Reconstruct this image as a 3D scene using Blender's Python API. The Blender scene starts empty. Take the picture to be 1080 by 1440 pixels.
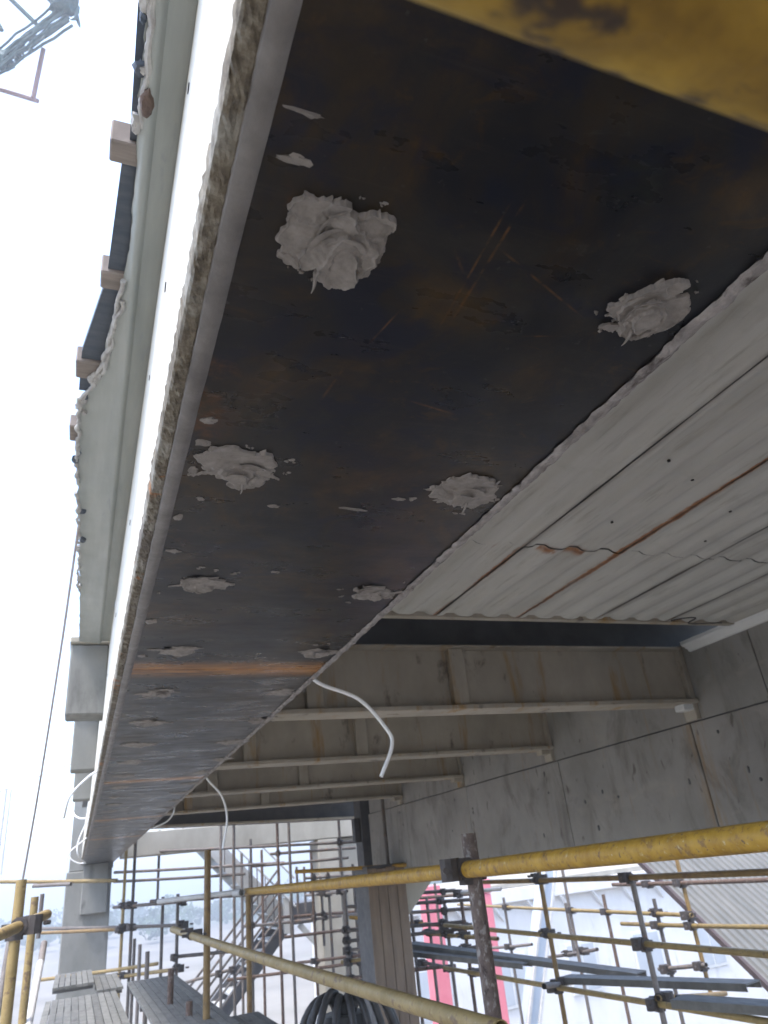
import bpy, math, random
from mathutils import Vector, Matrix, noise
R = math.radians
random.seed(7)
scene = bpy.context.scene
col = scene.collection

# ---------------------------------------------------------------- camera
cd = bpy.data.cameras.new('camera')
cam = bpy.data.objects.new('camera', cd)
col.objects.link(cam)
cam.matrix_world = Matrix(((0.928663, -0.075164, -0.36323, 0), (-0.357207, -0.445072, -0.821166, 0),
                           (-0.099941, 0.892335, -0.440171, 0), (0, 0, 0, 1)))
cd.sensor_fit = 'AUTO'
cd.sensor_width = 36
cd.lens = 25
cd.clip_start = 0.02
cd.clip_end = 3000
cd.dof.use_dof = True
cd.dof.focus_distance = 0.95
cd.dof.aperture_fstop = 12.0
scene.camera = cam

# ---------------------------------------------------------------- sky, sun, exposure
SUN_EL, SUN_AZ = 66, -118          # azimuth from +Y towards +X: the sun stands out to the open side
world = bpy.data.worlds.new('World')
scene.world = world
world.use_nodes = True
wn = world.node_tree
bg = wn.nodes['Background']
sky = wn.nodes.new('ShaderNodeTexSky')
sky.sky_type = 'NISHITA'
sky.sun_disc = False
sky.sun_elevation = R(SUN_EL)
sky.sun_rotation = R(SUN_AZ)
sky.dust_density = 2.0
sky.air_density = 1.0
sky.ozone_density = 1.0
wn.links.new(sky.outputs[0], bg.inputs[0])
bg.inputs[1].default_value = 0.15
sd = bpy.data.lights.new('sun', 'SUN')
sd.energy = 0.9
sd.angle = R(10)
sd.color = (1.0, 0.96, 0.9)
sun = bpy.data.objects.new('sun', sd)
col.objects.link(sun)
sv = Vector((math.sin(R(SUN_AZ)) * math.cos(R(SUN_EL)), math.cos(R(SUN_AZ)) * math.cos(R(SUN_EL)), math.sin(R(SUN_EL))))
sun.rotation_euler = (-sv).to_track_quat('-Z', 'Y').to_euler()
scene.view_settings.view_transform = 'Standard'
scene.view_settings.look = 'None'
scene.view_settings.gamma = 1.0
scene.view_settings.use_curve_mapping = False
scene.view_settings.exposure = 2.4

GROUND = -7.0

# ---------------------------------------------------------------- helpers
class MB:
    """collects shapes in world coordinates, then links them as one mesh object"""
    def __init__(s):
        s.v, s.f = [], []

    def add(s, vs, fs):
        o = len(s.v)
        s.v += [tuple(p) for p in vs]
        s.f += [tuple(i + o for i in f) for f in fs]
        return s

    def box(s, x0, x1, y0, y1, z0, z1, b=0.0):
        if b <= 0:
            vs = [(x, y, z) for z in (z0, z1) for y in (y0, y1) for x in (x0, x1)]
            return s.add(vs, [(0, 2, 3, 1), (4, 5, 7, 6), (0, 1, 5, 4), (2, 6, 7, 3), (0, 4, 6, 2), (1, 3, 7, 5)])
        # chamfered along the long vertical and horizontal edges
        vs, fs = [], []
        for z, i in ((z0, b), (z0 + b, 0), (z1 - b, 0), (z1, b)):
            vs += [(x0 + b, y0 + i, z), (x1 - b, y0 + i, z), (x1 - i, y0 + b, z), (x1 - i, y1 - b, z),
                   (x1 - b, y1 - i, z), (x0 + b, y1 - i, z), (x0 + i, y1 - b, z), (x0 + i, y0 + b, z)]
        for k in range(3):
            for i in range(8):
                j = (i + 1) % 8
                fs.append((k * 8 + i, k * 8 + j, k * 8 + 8 + j, k * 8 + 8 + i))
        fs += [tuple(range(7, -1, -1)), tuple(range(24, 32))]
        return s.add(vs, fs)

    def beam(s, a, b, w, h, up=(0, 0, 1)):
        """rectangular bar from a to b, w across, h along up"""
        a, b = Vector(a), Vector(b)
        d = (b - a).normalized()
        u = Vector(up)
        sx = d.cross(u).normalized() * w / 2
        sz = sx.cross(d).normalized() * h / 2
        vs = [p + i * sx + j * sz for p in (a, b) for i, j in ((-1, -1), (1, -1), (1, 1), (-1, 1))]
        return s.add(vs, [(3, 2, 1, 0), (4, 5, 6, 7), (0, 1, 5, 4), (1, 2, 6, 5), (2, 3, 7, 6), (3, 0, 4, 7)])

    def tube(s, pts, r, n=12, hollow=False, taper=None):
        pts = [Vector(p) for p in pts]
        d0 = (pts[1] - pts[0]).normalized()
        ref = Vector((0, 0, 1)) if abs(d0.z) < .9 else Vector((1, 0, 0))
        u = d0.cross(ref).normalized()
        vs, fs = [], []
        for i, p in enumerate(pts):
            d = (pts[min(i + 1, len(pts) - 1)] - pts[max(i - 1, 0)]).normalized()
            u = (u - d * u.dot(d)).normalized()
            w = d.cross(u)
            rr = r * (taper[i] if taper else 1)
            vs += [p + (u * math.cos(2 * math.pi * k / n) + w * math.sin(2 * math.pi * k / n)) * rr for k in range(n)]
        for i in range(len(pts) - 1):
            for k in range(n):
                j = (k + 1) % n
                fs.append((i * n + k, i * n + j, i * n + n + j, i * n + n + k))
        if hollow:
            for e, i in ((0, 1), (len(pts) - 1, -1)):
                c = pts[e]
                d = (pts[e + i] - c).normalized()
                o = len(vs)
                ring = [Vector(vs[e * n + k]) for k in range(n)]
                vs += [c + (q - c) * .86 for q in ring] + [c + (q - c) * .84 + d * .06 for q in ring]
                for k in range(n):
                    j = (k + 1) % n
                    q = [(e * n + k, o + k, o + j, e * n + j), (o + k, o + n + k, o + n + j, o + j)]
                    fs += q if i > 0 else [x[::-1] for x in q]
                cap = tuple(o + n + k for k in range(n))
                fs.append(cap if i < 0 else cap[::-1])
        else:
            fs.append(tuple(range(n - 1, -1, -1)))
            o = (len(pts) - 1) * n
            fs.append(tuple(o + k for k in range(n)))
        return s.add(vs, fs)

    def grid(s, rows):
        """rows of points, all of one length, as a quad sheet"""
        n = len(rows[0])
        vs = [p for r in rows for p in r]
        fs = [(i * n + k, i * n + k + 1, i * n + n + k + 1, i * n + n + k) for i in range(len(rows) - 1) for k in range(n - 1)]
        return s.add(vs, fs)

    def extrude_y(s, prof, y0, y1, closed=True):
        n = len(prof)
        vs = [(x, y, z) for y in (y0, y1) for x, z in prof]
        m = n if closed else n - 1
        fs = [(k, (k + 1) % n, n + (k + 1) % n, n + k) for k in range(m)]
        if closed:
            fs += [tuple(range(n - 1, -1, -1)), tuple(range(n, 2 * n))]
        return s.add(vs, fs)

    def lump(s, c, rx, ry, rz, n=7, seed=0, amp=.35):
        vs, fs = [], []
        m = 5
        for i in range(m + 1):
            th = math.pi * i / m
            for k in range(n):
                ph = 2 * math.pi * k / n
                d = Vector((math.sin(th) * math.cos(ph), math.sin(th) * math.sin(ph), math.cos(th)))
                q = 1 + amp * noise.noise(d * 1.9 + Vector((seed * 3.7, seed, 1.3)))
                vs.append((c[0] + d.x * rx * q, c[1] + d.y * ry * q, c[2] + d.z * rz * q))
        for i in range(m):
            for k in range(n):
                j = (k + 1) % n
                fs.append((i * n + k, i * n + j, i * n + n + j, i * n + n + k))
        return s.add(vs, fs)

    def build(s, name, mat, parent=None, origin=None, smooth=False, bevel=0):
        if origin is None:
            if parent is not None:
                origin = tuple(parent.get('org', (0, 0, 0)))
            else:
                xs, ys, zs = zip(*s.v)
                origin = ((min(xs) + max(xs)) / 2, (min(ys) + max(ys)) / 2, min(zs))
        me = bpy.data.meshes.new(name)
        ox, oy, oz = origin
        me.from_pydata([(x - ox, y - oy, z - oz) for x, y, z in s.v], [], s.f)
        me.validate()
        me.update()
        me.materials.append(mat)
        if smooth:
            me.polygons.foreach_set('use_smooth', [True] * len(me.polygons))
            me.set_sharp_from_angle(angle=R(42))
        o = bpy.data.objects.new(name, me)
        col.objects.link(o)
        if parent is not None:
            o.parent = parent
            po = tuple(parent.get('org', (0, 0, 0)))
            o.location = (ox - po[0], oy - po[1], oz - po[2])
        else:
            o.location = origin
        o['org'] = origin
        if bevel:
            b = o.modifiers.new('bevel', 'BEVEL')
            b.width = bevel
            b.segments = 2
            b.limit_method = 'ANGLE'
        return o


def tag(o, label, cat, group=None):
    o['label'] = label
    o['category'] = cat
    if group:
        o['group'] = group
    return o


def thing(name, loc, label, cat, group=None):
    o = bpy.data.objects.new(name, None)
    o.empty_display_size = .1
    o.location = loc
    o['org'] = loc
    col.objects.link(o)
    return tag(o, label, cat, group)


def curve(pts, n=10):
    """Catmull-Rom samples through the points"""
    P = [Vector(p) for p in pts]
    P = [P[0] * 2 - P[1]] + P + [P[-1] * 2 - P[-2]]
    out = []
    for i in range(1, len(P) - 2):
        a, b, c, d = P[i - 1:i + 3]
        for k in range(n):
            t = k / n
            out.append(.5 * ((2 * b) + (c - a) * t + (2 * a - 5 * b + 4 * c - d) * t * t + (3 * b - a - 3 * c + d) * t ** 3))
    out.append(P[-2])
    return out


def lerp_tab(tab, y):
    for (y0, x0), (y1, x1) in zip(tab, tab[1:]):
        if y <= y1:
            t = max(0, (y - y0) / (y1 - y0))
            return x0 + (x1 - x0) * t
    return tab[-1][1]


# ---------------------------------------------------------------- materials
class NT:
    def __init__(s, name):
        s.m = bpy.data.materials.new(name)
        s.m.use_nodes = True
        s.t = s.m.node_tree
        s.b = s.t.nodes['Principled BSDF']
        g = s.t.nodes.new('ShaderNodeNewGeometry')
        s.pos = g.outputs['Position']

    def link(s, a, b):
        s.t.links.new(a, b)

    def put(s, sock, v):
        if isinstance(v, bpy.types.NodeSocket):
            s.link(v, sock)
        else:
            sock.default_value = v if not isinstance(v, tuple) or len(v) != 3 or sock.type != 'RGBA' else (*v, 1)

    def mapped(s, scale):
        n = s.t.nodes.new('ShaderNodeMapping')
        n.inputs['Scale'].default_value = scale
        s.link(s.pos, n.inputs['Vector'])
        return n.outputs[0]

    def noise(s, scale, detail=5, rough=.6, stretch=(1, 1, 1), dist=0.0):
        n = s.t.nodes.new('ShaderNodeTexNoise')
        n.inputs['Scale'].default_value = scale
        n.inputs['Detail'].default_value = detail
        n.inputs['Roughness'].default_value = rough
        n.inputs['Distortion'].default_value = dist
        s.link(s.mapped(stretch), n.inputs['Vector'])
        return n.outputs['Fac']

    def ramp(s, f, stops):
        n = s.t.nodes.new('ShaderNodeValToRGB')
        e = n.color_ramp.elements
        while len(e) < len(stops):
            e.new(.5)
        for el, (p, c) in zip(e, stops):
            el.position = p
            el.color = (*c, 1) if not isinstance(c, (int, float)) else (c, c, c, 1)
        s.link(f, n.inputs[0])
        return n.outputs[0]

    def step(s, f, lo, hi):
        n = s.t.nodes.new('ShaderNodeMapRange')
        n.interpolation_type = 'SMOOTHSTEP'
        n.inputs['From Min'].default_value = lo
        n.inputs['From Max'].default_value = hi
        s.link(f, n.inputs['Value'])
        return n.outputs[0]

    def math(s, op, a, b=0.0, c=None):
        n = s.t.nodes.new('ShaderNodeMath')
        n.operation = op
        s.put(n.inputs[0], a)
        s.put(n.inputs[1], b)
        if c is not None:
            s.put(n.inputs[2], c)
        return n.outputs[0]

    def mix(s, f, a, b):
        n = s.t.nodes.new('ShaderNodeMix')
        n.data_type = 'RGBA'
        s.put(n.inputs[0], f)
        s.put(n.inputs[6], a)
        s.put(n.inputs[7], b)
        return n.outputs[2]

    def xyz(s):
        n = s.t.nodes.new('ShaderNodeSeparateXYZ')
        s.link(s.pos, n.inputs[0])
        return n.outputs

    def band(s, v, c, w):
        """1 at v = c, falling to 0 at distance w"""
        d = s.math('ABSOLUTE', s.math('SUBTRACT', v, c))
        return s.step(d, w, 0.0)

    def seg(s, p, q, w):
        """mask of the strip round the line p-q in the x-y plane"""
        x, y, _ = s.xyz()
        dx, dy = q[0] - p[0], q[1] - p[1]
        L = math.hypot(dx, dy)
        dx, dy = dx / L, dy / L
        px = s.math('SUBTRACT', x, p[0])
        py = s.math('SUBTRACT', y, p[1])
        al = s.math('ADD', s.math('MULTIPLY', px, dx), s.math('MULTIPLY', py, dy))
        ac = s.math('ABSOLUTE', s.math('SUBTRACT', s.math('MULTIPLY', px, -dy), s.math('MULTIPLY', py, -dx)))
        m = s.step(ac, w, 0.0)
        e = s.math('MULTIPLY', s.step(al, -.01, .02), s.step(al, L + .01, L - .02))
        return s.math('MULTIPLY', m, e)

    def bump(s, f, strength, dist=.01):
        n = s.t.nodes.new('ShaderNodeBump')
        n.inputs['Strength'].default_value = strength
        n.inputs['Distance'].default_value = dist
        s.link(f, n.inputs['Height'])
        s.link(n.outputs[0], s.b.inputs['Normal'])

    def vary(s, colr, amt=.25):
        """lighter or darker from object to object"""
        o = s.t.nodes.new('ShaderNodeObjectInfo')
        h = s.t.nodes.new('ShaderNodeHueSaturation')
        s.link(colr, h.inputs['Color'])
        s.link(s.math('MULTIPLY_ADD', o.outputs['Random'], 2 * amt, 1 - amt), h.inputs['Value'])
        return h.outputs[0]

    def out(s, colr, rough=.7, metal=0.0, spec=.5):
        s.put(s.b.inputs['Base Color'], colr)
        s.put(s.b.inputs['Roughness'], rough)
        s.b.inputs['Metallic'].default_value = metal
        s.b.inputs['Specular IOR Level'].default_value = spec
        return s.m


def simple(name, a, b, scale=6, rough=.75, bump=.2, bscale=40, stretch=(1, 1, 1), stain=None, metal=0, spec=.4, vary=0, bdist=.005):
    """two-tone weathered surface; stain = (colour, scale, lo, hi, stretch)"""
    t = NT(name)
    c = t.ramp(t.noise(scale, 6, .62, stretch), [(.3, a), (.7, b)])
    if stain:
        for colr, sc, lo, hi, st in stain:
            c = t.mix(t.step(t.noise(sc, 6, .65, st, .3), lo, hi), c, colr)
    if vary:
        c = t.vary(c, vary)
    if bump:
        t.bump(t.noise(bscale, 4, .6), bump, bdist)
    rr = t.ramp(t.noise(scale * 2.3, 4), [(.3, max(0, rough - .12)), (.7, min(1, rough + .12))])
    return t.out(c, rr, metal, spec)


def plate_material():
    t = NT('steel_plate')
    x, y, z = t.xyz()
    c = t.ramp(t.noise(7, 8, .68, (1, .8, 1), .8), [(.25, (.004, .005, .010)), (.45, (.010, .010, .012)), (.6, (.020, .018, .016)), (.78, (.040, .036, .032))])
    # brown and ochre rust bloom in clouds of several sizes
    c = t.mix(t.math('MULTIPLY', t.step(t.noise(3.6, 8, .7, (1.1, .9, 1), 1.2), .44, .64), .75), c, t.ramp(t.noise(13, 6, .65), [(.3, (.014, .010, .006)), (.52, (.040, .024, .008)), (.72, (.085, .047, .011))]))
    c = t.mix(t.math('MULTIPLY', t.step(t.noise(17, 6, .7, (1, 1.4, 1), .8), .56, .70), .65), c, (.058, .031, .008))
    c = t.mix(t.math('MULTIPLY', t.step(t.noise(9, 7, .65, (1, 1.2, 1), .9), .50, .64), .75), c, (.006, .008, .019))
    c = t.mix(t.math('MULTIPLY', t.step(t.noise(6, 6, .7, (1.5, 1, 1), .6), .60, .74), .5), c, (.030, .033, .022))
    # pale film wiped about
    c = t.mix(t.math('MULTIPLY', t.step(t.noise(11, 7, .72, (1, 2.2, 1), 1.5), .62, .76), .5), c, (.075, .072, .070))
    # mill drag marks across the plate
    c = t.mix(t.math('MULTIPLY', t.step(t.noise(3, 5, .7, (1.2, 22, 1), .2), .56, .74), .35), c, (.055, .045, .036))
    c = t.mix(t.math('MULTIPLY', t.step(t.noise(70, 3, .6), .66, .76), .4), c, (.08, .074, .07))
    c = t.mix(t.math('MULTIPLY', t.step(t.noise(26, 3, .5), .72, .76), .8), c, (.004, .004, .006))
    # thin rust scratches
    sc = None
    for p, q, w in (((.318, .345), (.322, .50), .0026), ((.306, .352), (.313, .505), .0022), ((.33, .40), (.455, .455), .0022),
                    ((.284, .412), (.30, .43), .0028), ((.186, .247), (.202, .242), .003), ((.228, .665), (.236, .60), .003),
                    ((.33, .64), (.40, .655), .003), ((.41, .50), (.45, .49), .002), ((.25, .55), (.262, .50), .002)):
        m = t.seg(p, q, w)
        sc = m if sc is None else t.math('MAXIMUM', sc, m)
    sc = t.math('MULTIPLY', sc, t.step(t.noise(38, 4, .6), .38, .62))
    c = t.mix(t.math('MULTIPLY', sc, .6), c, (.17, .075, .02))
    # rust bands where two plates meet
    b = None
    for yy, w in ((1.885, .10), (4.06, .10), (6.24, .12), (8.4, .14)):
        m = t.band(y, yy, w)
        b = m if b is None else t.math('MAXIMUM', b, m)
    rb = t.math('MULTIPLY', b, t.step(t.noise(5, 6, .65, (1, 7, 1), .2), .26, .52))
    c = t.mix(rb, c, t.ramp(t.noise(12, 5, .6, (1, 4, 1)), [(.3, (.17, .06, .012)), (.65, (.46, .20, .03))]))
    e = t.math('MULTIPLY', t.band(x, .092, .07), t.step(t.noise(7, 6, .7), .55, .68))
    c = t.mix(t.math('MULTIPLY', e, .6), c, (.16, .062, .02))
    rr = t.ramp(t.noise(7, 5, .6, (1, 2.5, 1)), [(.3, .22), (.7, .42)])
    t.bump(t.noise(45, 5, .6), .12, .002)
    return t.out(c, rr, 0, .26)


def deck_material():
    t = NT('deck_sheet')
    x, y, z = t.xyz()
    c = t.ramp(t.noise(2.2, 5, .6, (3, .5, 1)), [(.3, (.38, .365, .33)), (.7, (.49, .475, .435))])
    c = t.mix(t.math('MULTIPLY', t.step(t.noise(6, 6, .65, (6, .5, 1)), .52, .70), .5), c, (.24, .22, .18))
    c = t.mix(t.math('MULTIPLY', t.step(t.noise(2.5, 7, .7, (1, 1, 1), .6), .54, .72), .4), c, (.27, .25, .21))
    for xc in (1.15, 1.70, 2.217, 2.745, 3.29):
        c = t.mix(t.math('MULTIPLY', t.math('MULTIPLY', t.band(x, xc - .004, .035), t.step(t.noise(5, 6, .7, (4, .6, 1)), .38, .6)), .7), c, (.13, .105, .08))
    rust = None
    nz = t.step(t.noise(9, 5, .7, (3, 1, 1)), .26, .42)
    wob = t.math('MULTIPLY', t.math('SUBTRACT', t.noise(11, 5, .75), .5), .045)
    for xc, w, y0, y1 in ((2.21, .026, 1.6, 2.9), (2.21, .015, .9, 3.44), (1.69, .016, 2.25, 3.0), (1.69, .012, 3.0, 3.6)):
        m = t.step(t.math('ABSOLUTE', t.math('SUBTRACT', t.math('ADD', x, wob), xc)), w, w * .55)
        m = t.math('MULTIPLY', m, t.math('MULTIPLY', t.step(y, y0, y0 + .35), t.step(y, y1, y1 - .25)))
        rust = m if rust is None else t.math('MAXIMUM', rust, m)
    j = t.math('MULTIPLY', t.band(y, 2.41, .05), t.math('MULTIPLY', t.step(x, 1.35, 1.7), t.step(x, 2.5, 2.2)))
    j = t.math('MULTIPLY', j, t.step(t.noise(8, 4, .6, (1, .3, 1)), .5, .6))
    rust = t.math('MAXIMUM', rust, j)
    rust = t.math('MULTIPLY', rust, nz)
    c = t.mix(rust, c, t.ramp(t.noise(25, 4), [(.3, (.14, .045, .012)), (.7, (.36, .15, .035))]))
    t.bump(t.noise(30, 4), .06, .003)
    return t.out(c, .55, 0, .5)


def girder_material():
    t = NT('girder_concrete')
    x, y, z = t.xyz()
    c = t.ramp(t.noise(1.6, 6, .6), [(.3, (.215, .205, .19)), (.7, (.32, .305, .285))])
    c = t.mix(t.math('MULTIPLY', t.step(t.noise(4, 7, .66, (1, 1, .45), .5), .48, .68), .65), c, (.13, .118, .105))
    c = t.mix(t.math('MULTIPLY', t.step(t.noise(2.2, 6, .6, (1, 1, 2.4), .4), .56, .74), .5), c, (.34, .31, .27))
    c = t.mix(t.math('MULTIPLY', t.step(t.noise(9, 5, .6, (1, 2.5, .25)), .60, .72), .35), c, (.25, .165, .09))
    rs = t.math('MULTIPLY', t.band(y, 3.97, .16), t.step(t.noise(10, 5, .6, (1, 3, .4)), .4, .62))
    c = t.mix(t.math('MULTIPLY', rs, .6), c, (.26, .16, .07))
    # dark scuffs and drip marks
    c = t.mix(t.math('MULTIPLY', t.step(t.noise(11, 3, .5, (1, 1.2, .55), .4), .66, .72), .75), c, (.085, .07, .062))
    t.bump(t.noise(60, 4), .15, .003)
    return t.out(c, .8, 0, .3)


def mat_mortar():
    t = NT('mortar')
    c = t.ramp(t.noise(60, 7, .75), [(.28, (.06, .05, .04)), (.5, (.17, .145, .11)), (.75, (.34, .31, .25))])
    c = t.mix(t.math('MULTIPLY', t.step(t.noise(13, 6, .65), .52, .62), .7), c, t.ramp(t.noise(70, 5, .7), [(.3, (.20, .19, .165)), (.7, (.42, .40, .35))]))
    c = t.mix(t.step(t.noise(11, 6, .7, (1, 1, 1), .5), .60, .67), c, (.30, .14, .06))
    c = t.mix(t.math('MULTIPLY', t.step(t.noise(4, 5, .6), .55, .7), .6), c, (.14, .125, .115))
    t.bump(t.noise(120, 5, .7), .5, .004)
    return t.out(c, .9, 0, .2)


MAT = dict(
    plate=plate_material(), deck=deck_material(), girder=girder_material(), mortar=mat_mortar(),
    white=simple('white_side', (.46, .43, .36), (.58, .55, .48), 5, .75, .2, 60, (1, .3, 1), [((.45, .42, .35), 9, .62, .78, (1, .4, 2))]),
    bead=simple('epoxy_bead', (.12, .11, .105), (.24, .225, .215), 18, .5, .25, 70),
    epoxy=simple('epoxy', (.17, .152, .138), (.30, .272, .25), 60, .52, .22, 160, bdist=.002),
    crossbeam=simple('crossbeam_paint', (.29, .255, .205), (.41, .365, .30), 3, .7, .15, 50, (1, 1, .6),
                     [((.31, .19, .07), 3.2, .54, .72, (2.5, 1, .35)), ((.15, .125, .10), 7, .58, .72, (1, 1, .5)), ((.42, .38, .31), 5, .64, .76, (1, 1, .8))]),
    sheet=simple('overhang_sheet', (.29, .305, .285), (.39, .40, .375), 5, .5, .1, 40, (4, .5, 1), [((.27, .29, .29), 9, .6, .75, (3, .6, 1))]),
    slurry=simple('slurry', (.30, .28, .27), (.52, .50, .47), 40, .85, .5, 120),
    edge=simple('edge_mortar', (.16, .145, .14), (.40, .37, .355), 55, .8, .5, 140, (1, .6, 1), [((.09, .075, .07), 30, .55, .66, (1, .5, 1))]),
    board=simple('form_board', (.05, .065, .085), (.09, .10, .12), 12, .7, .2, 60, (1, 5, 1)),
    timber=simple('timber', (.17, .14, .12), (.27, .225, .195), 10, .8, .2, 60, (1, 8, 1)),
    slab=simple('slab_concrete', (.10, .10, .105), (.16, .16, .16), 4, .9, .2, 50),
    oldtimber=simple('weathered_timber', (.085, .075, .065), (.15, .135, .12), 6, .9, .3, 60, (4, .5, 1)),
    void_shade=simple('void_shade_colour', (.012, .014, .022), (.02, .022, .03), 4, .9, 0),  # near-black colour standing in for deep shade
    trim=simple('trim_metal', (.55, .55, .54), (.68, .68, .67), 4, .4, .05, 40, (1, .4, 1)),
    column=simple('column_concrete', (.15, .15, .135), (.23, .225, .205), 3, .85, .2, 40, (1, 1, .5), [((.11, .105, .095), 3, .55, .7, (1, 1, .4))]),
    cream=simple('cream_render', (.27, .245, .195), (.37, .335, .275), 3, .85, .1, 40, (1, 1, .5)),
    brown=simple('brown_column', (.13, .095, .07), (.22, .165, .12), 4, .8, .15, 40, (3, 3, .4)),
    darksteel=simple('dark_steel', (.06, .06, .065), (.11, .105, .105), 6, .6, .1, 50),
    hose=simple('clear_hose', (.72, .72, .72), (.82, .82, .82), 6, .18, 0, spec=.6),
    yellow=simple('yellow_paint', (.30, .16, .015), (.46, .275, .035), 30, .55, .25, 70, (1, 1, 1),
                  [((.22, .12, .035), 38, .52, .66, (1, 1, 1)), ((.085, .055, .042), 75, .60, .68, (1, 1, 1)), ((.48, .40, .22), 55, .60, .72, (1, 1, 1))], vary=.1),
    yellow_near=simple('chipped_yellow', (.13, .07, .008), (.44, .265, .03), 26, .65, .3, 90, (.7, 1, 1),
                       [((.045, .028, .016), 42, .50, .60, (.6, 1, 1)), ((.11, .055, .012), 17, .50, .62, (.6, 1, 1)), ((.46, .36, .15), 33, .60, .70, (.6, 1, 1))]),
    greyrust=simple('grey_rusty_tube', (.085, .062, .052), (.17, .13, .11), 50, .9, .7, 120, (1, 1, .7), [((.26, .235, .215), 60, .52, .62, (1, 1, .6)), ((.045, .03, .026), 34, .58, .68, (1, 1, .5))]),
    ochre=simple('ochre_paint', (.16, .098, .035), (.26, .17, .065), 12, .6, .25, 70, (1, 1, 1),
                 [((.15, .085, .04), 8, .55, .68, (1, 1, 1)), ((.33, .29, .2), 22, .64, .72, (1, 1, 1))], vary=.2),
    olive=simple('olive_paint', (.19, .135, .05), (.31, .225, .09), 12, .6, .25, 70, (1, 1, 1),
                 [((.13, .08, .045), 24, .54, .66, (1, 1, 1)), ((.40, .34, .2), 40, .62, .72, (1, 1, 1))], vary=.15),
    rust=simple('rusty_tube', (.075, .05, .04), (.14, .09, .065), 40, .85, .6, 110, (1, 1, 1), [((.24, .205, .185), 45, .54, .66, (1, 1, .6))], vary=.2),
    steel=simple('weathered_tube', (.095, .08, .072), (.17, .15, .135), 16, .7, .3, 80, (1, 1, 1), [((.17, .10, .06), 10, .56, .68, (1, 1, 1))], vary=.35),
    whitetube=simple('galvanised_tube', (.42, .41, .40), (.55, .54, .52), 10, .5, .1, 80, vary=.1),
    clamp=simple('clamp_steel', (.045, .038, .036), (.085, .07, .062), 30, .75, .3, 120),
    plank=simple('steel_plank', (.095, .09, .082), (.16, .155, .145), 7, .85, .2, 60, (3, 1, 1), [((.15, .14, .13), 6, .58, .7, (2, 1, 1))], vary=.15),
    slat=simple('grey_slat', (.10, .10, .09), (.16, .155, .14), 6, .8, .2, 60, (3, 1, 1), [((.07, .065, .06), 5, .56, .68, (2, 1, 1))], vary=.2),
    pink=simple('pink_paint', (.62, .16, .20), (.70, .22, .26), 3, .7, .05, 40),
    bluegrey=simple('bluegrey_paint', (.36, .41, .47), (.43, .48, .54), 3, .6, .05, 40),
    wall=simple('pale_render', (.55, .54, .53), (.66, .65, .64), 1.5, .85, .05, 30, (1, 1, .5), [((.46, .45, .45), 2, .58, .75, (1, 1, .3))]),
    pane=simple('window_glass', (.36, .39, .42), (.42, .45, .48), 1, .15, 0),
    awning=simple('awning_sheet', (.12, .12, .11), (.17, .165, .15), 3, .55, .05, 40, (1, .4, .4)),
    purple=simple('awning_edge', (.05, .035, .035), (.08, .055, .05), 8, .7, .2, 50),
    rubber=simple('black_hose', (.022, .02, .02), (.05, .046, .044), 12, .45, .2, 60),
    net=simple('debris_net', (.035, .06, .06), (.10, .135, .13), 9, .8, .3, 40),
    pinktube=simple('faded_red_tube', (.22, .13, .125), (.3, .19, .18), 9, .7, .1, 40),
    rope=simple('rope', (.34, .29, .28), (.44, .39, .37), 40, .9, .3, 200),
    stair=simple('stair_paint', (.40, .40, .39), (.50, .50, .48), 4, .7, .1, 40, (1, 1, 1), [((.28, .26, .25), 5, .58, .7, (1, 1, .5))]),
    ground=simple('ground_concrete', (.16, .14, .115), (.26, .235, .195), .12, .9, .1, 4, (1, 1, 1), [((.10, .12, .07), .035, .54, .66, (1, 1, 1))]),
    hill=simple('hill_grass', (.07, .10, .05), (.12, .14, .08), .03, .95, 0),
    leaf=simple('tree_leaves', (.04, .085, .04), (.09, .14, .06), .2, .8, 0, vary=.2),
    dark=simple('dark_hole', (.02, .018, .018), (.035, .03, .03), 30, .9, 0),
)
MAT['white_t'] = MAT['whitetube']
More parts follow.
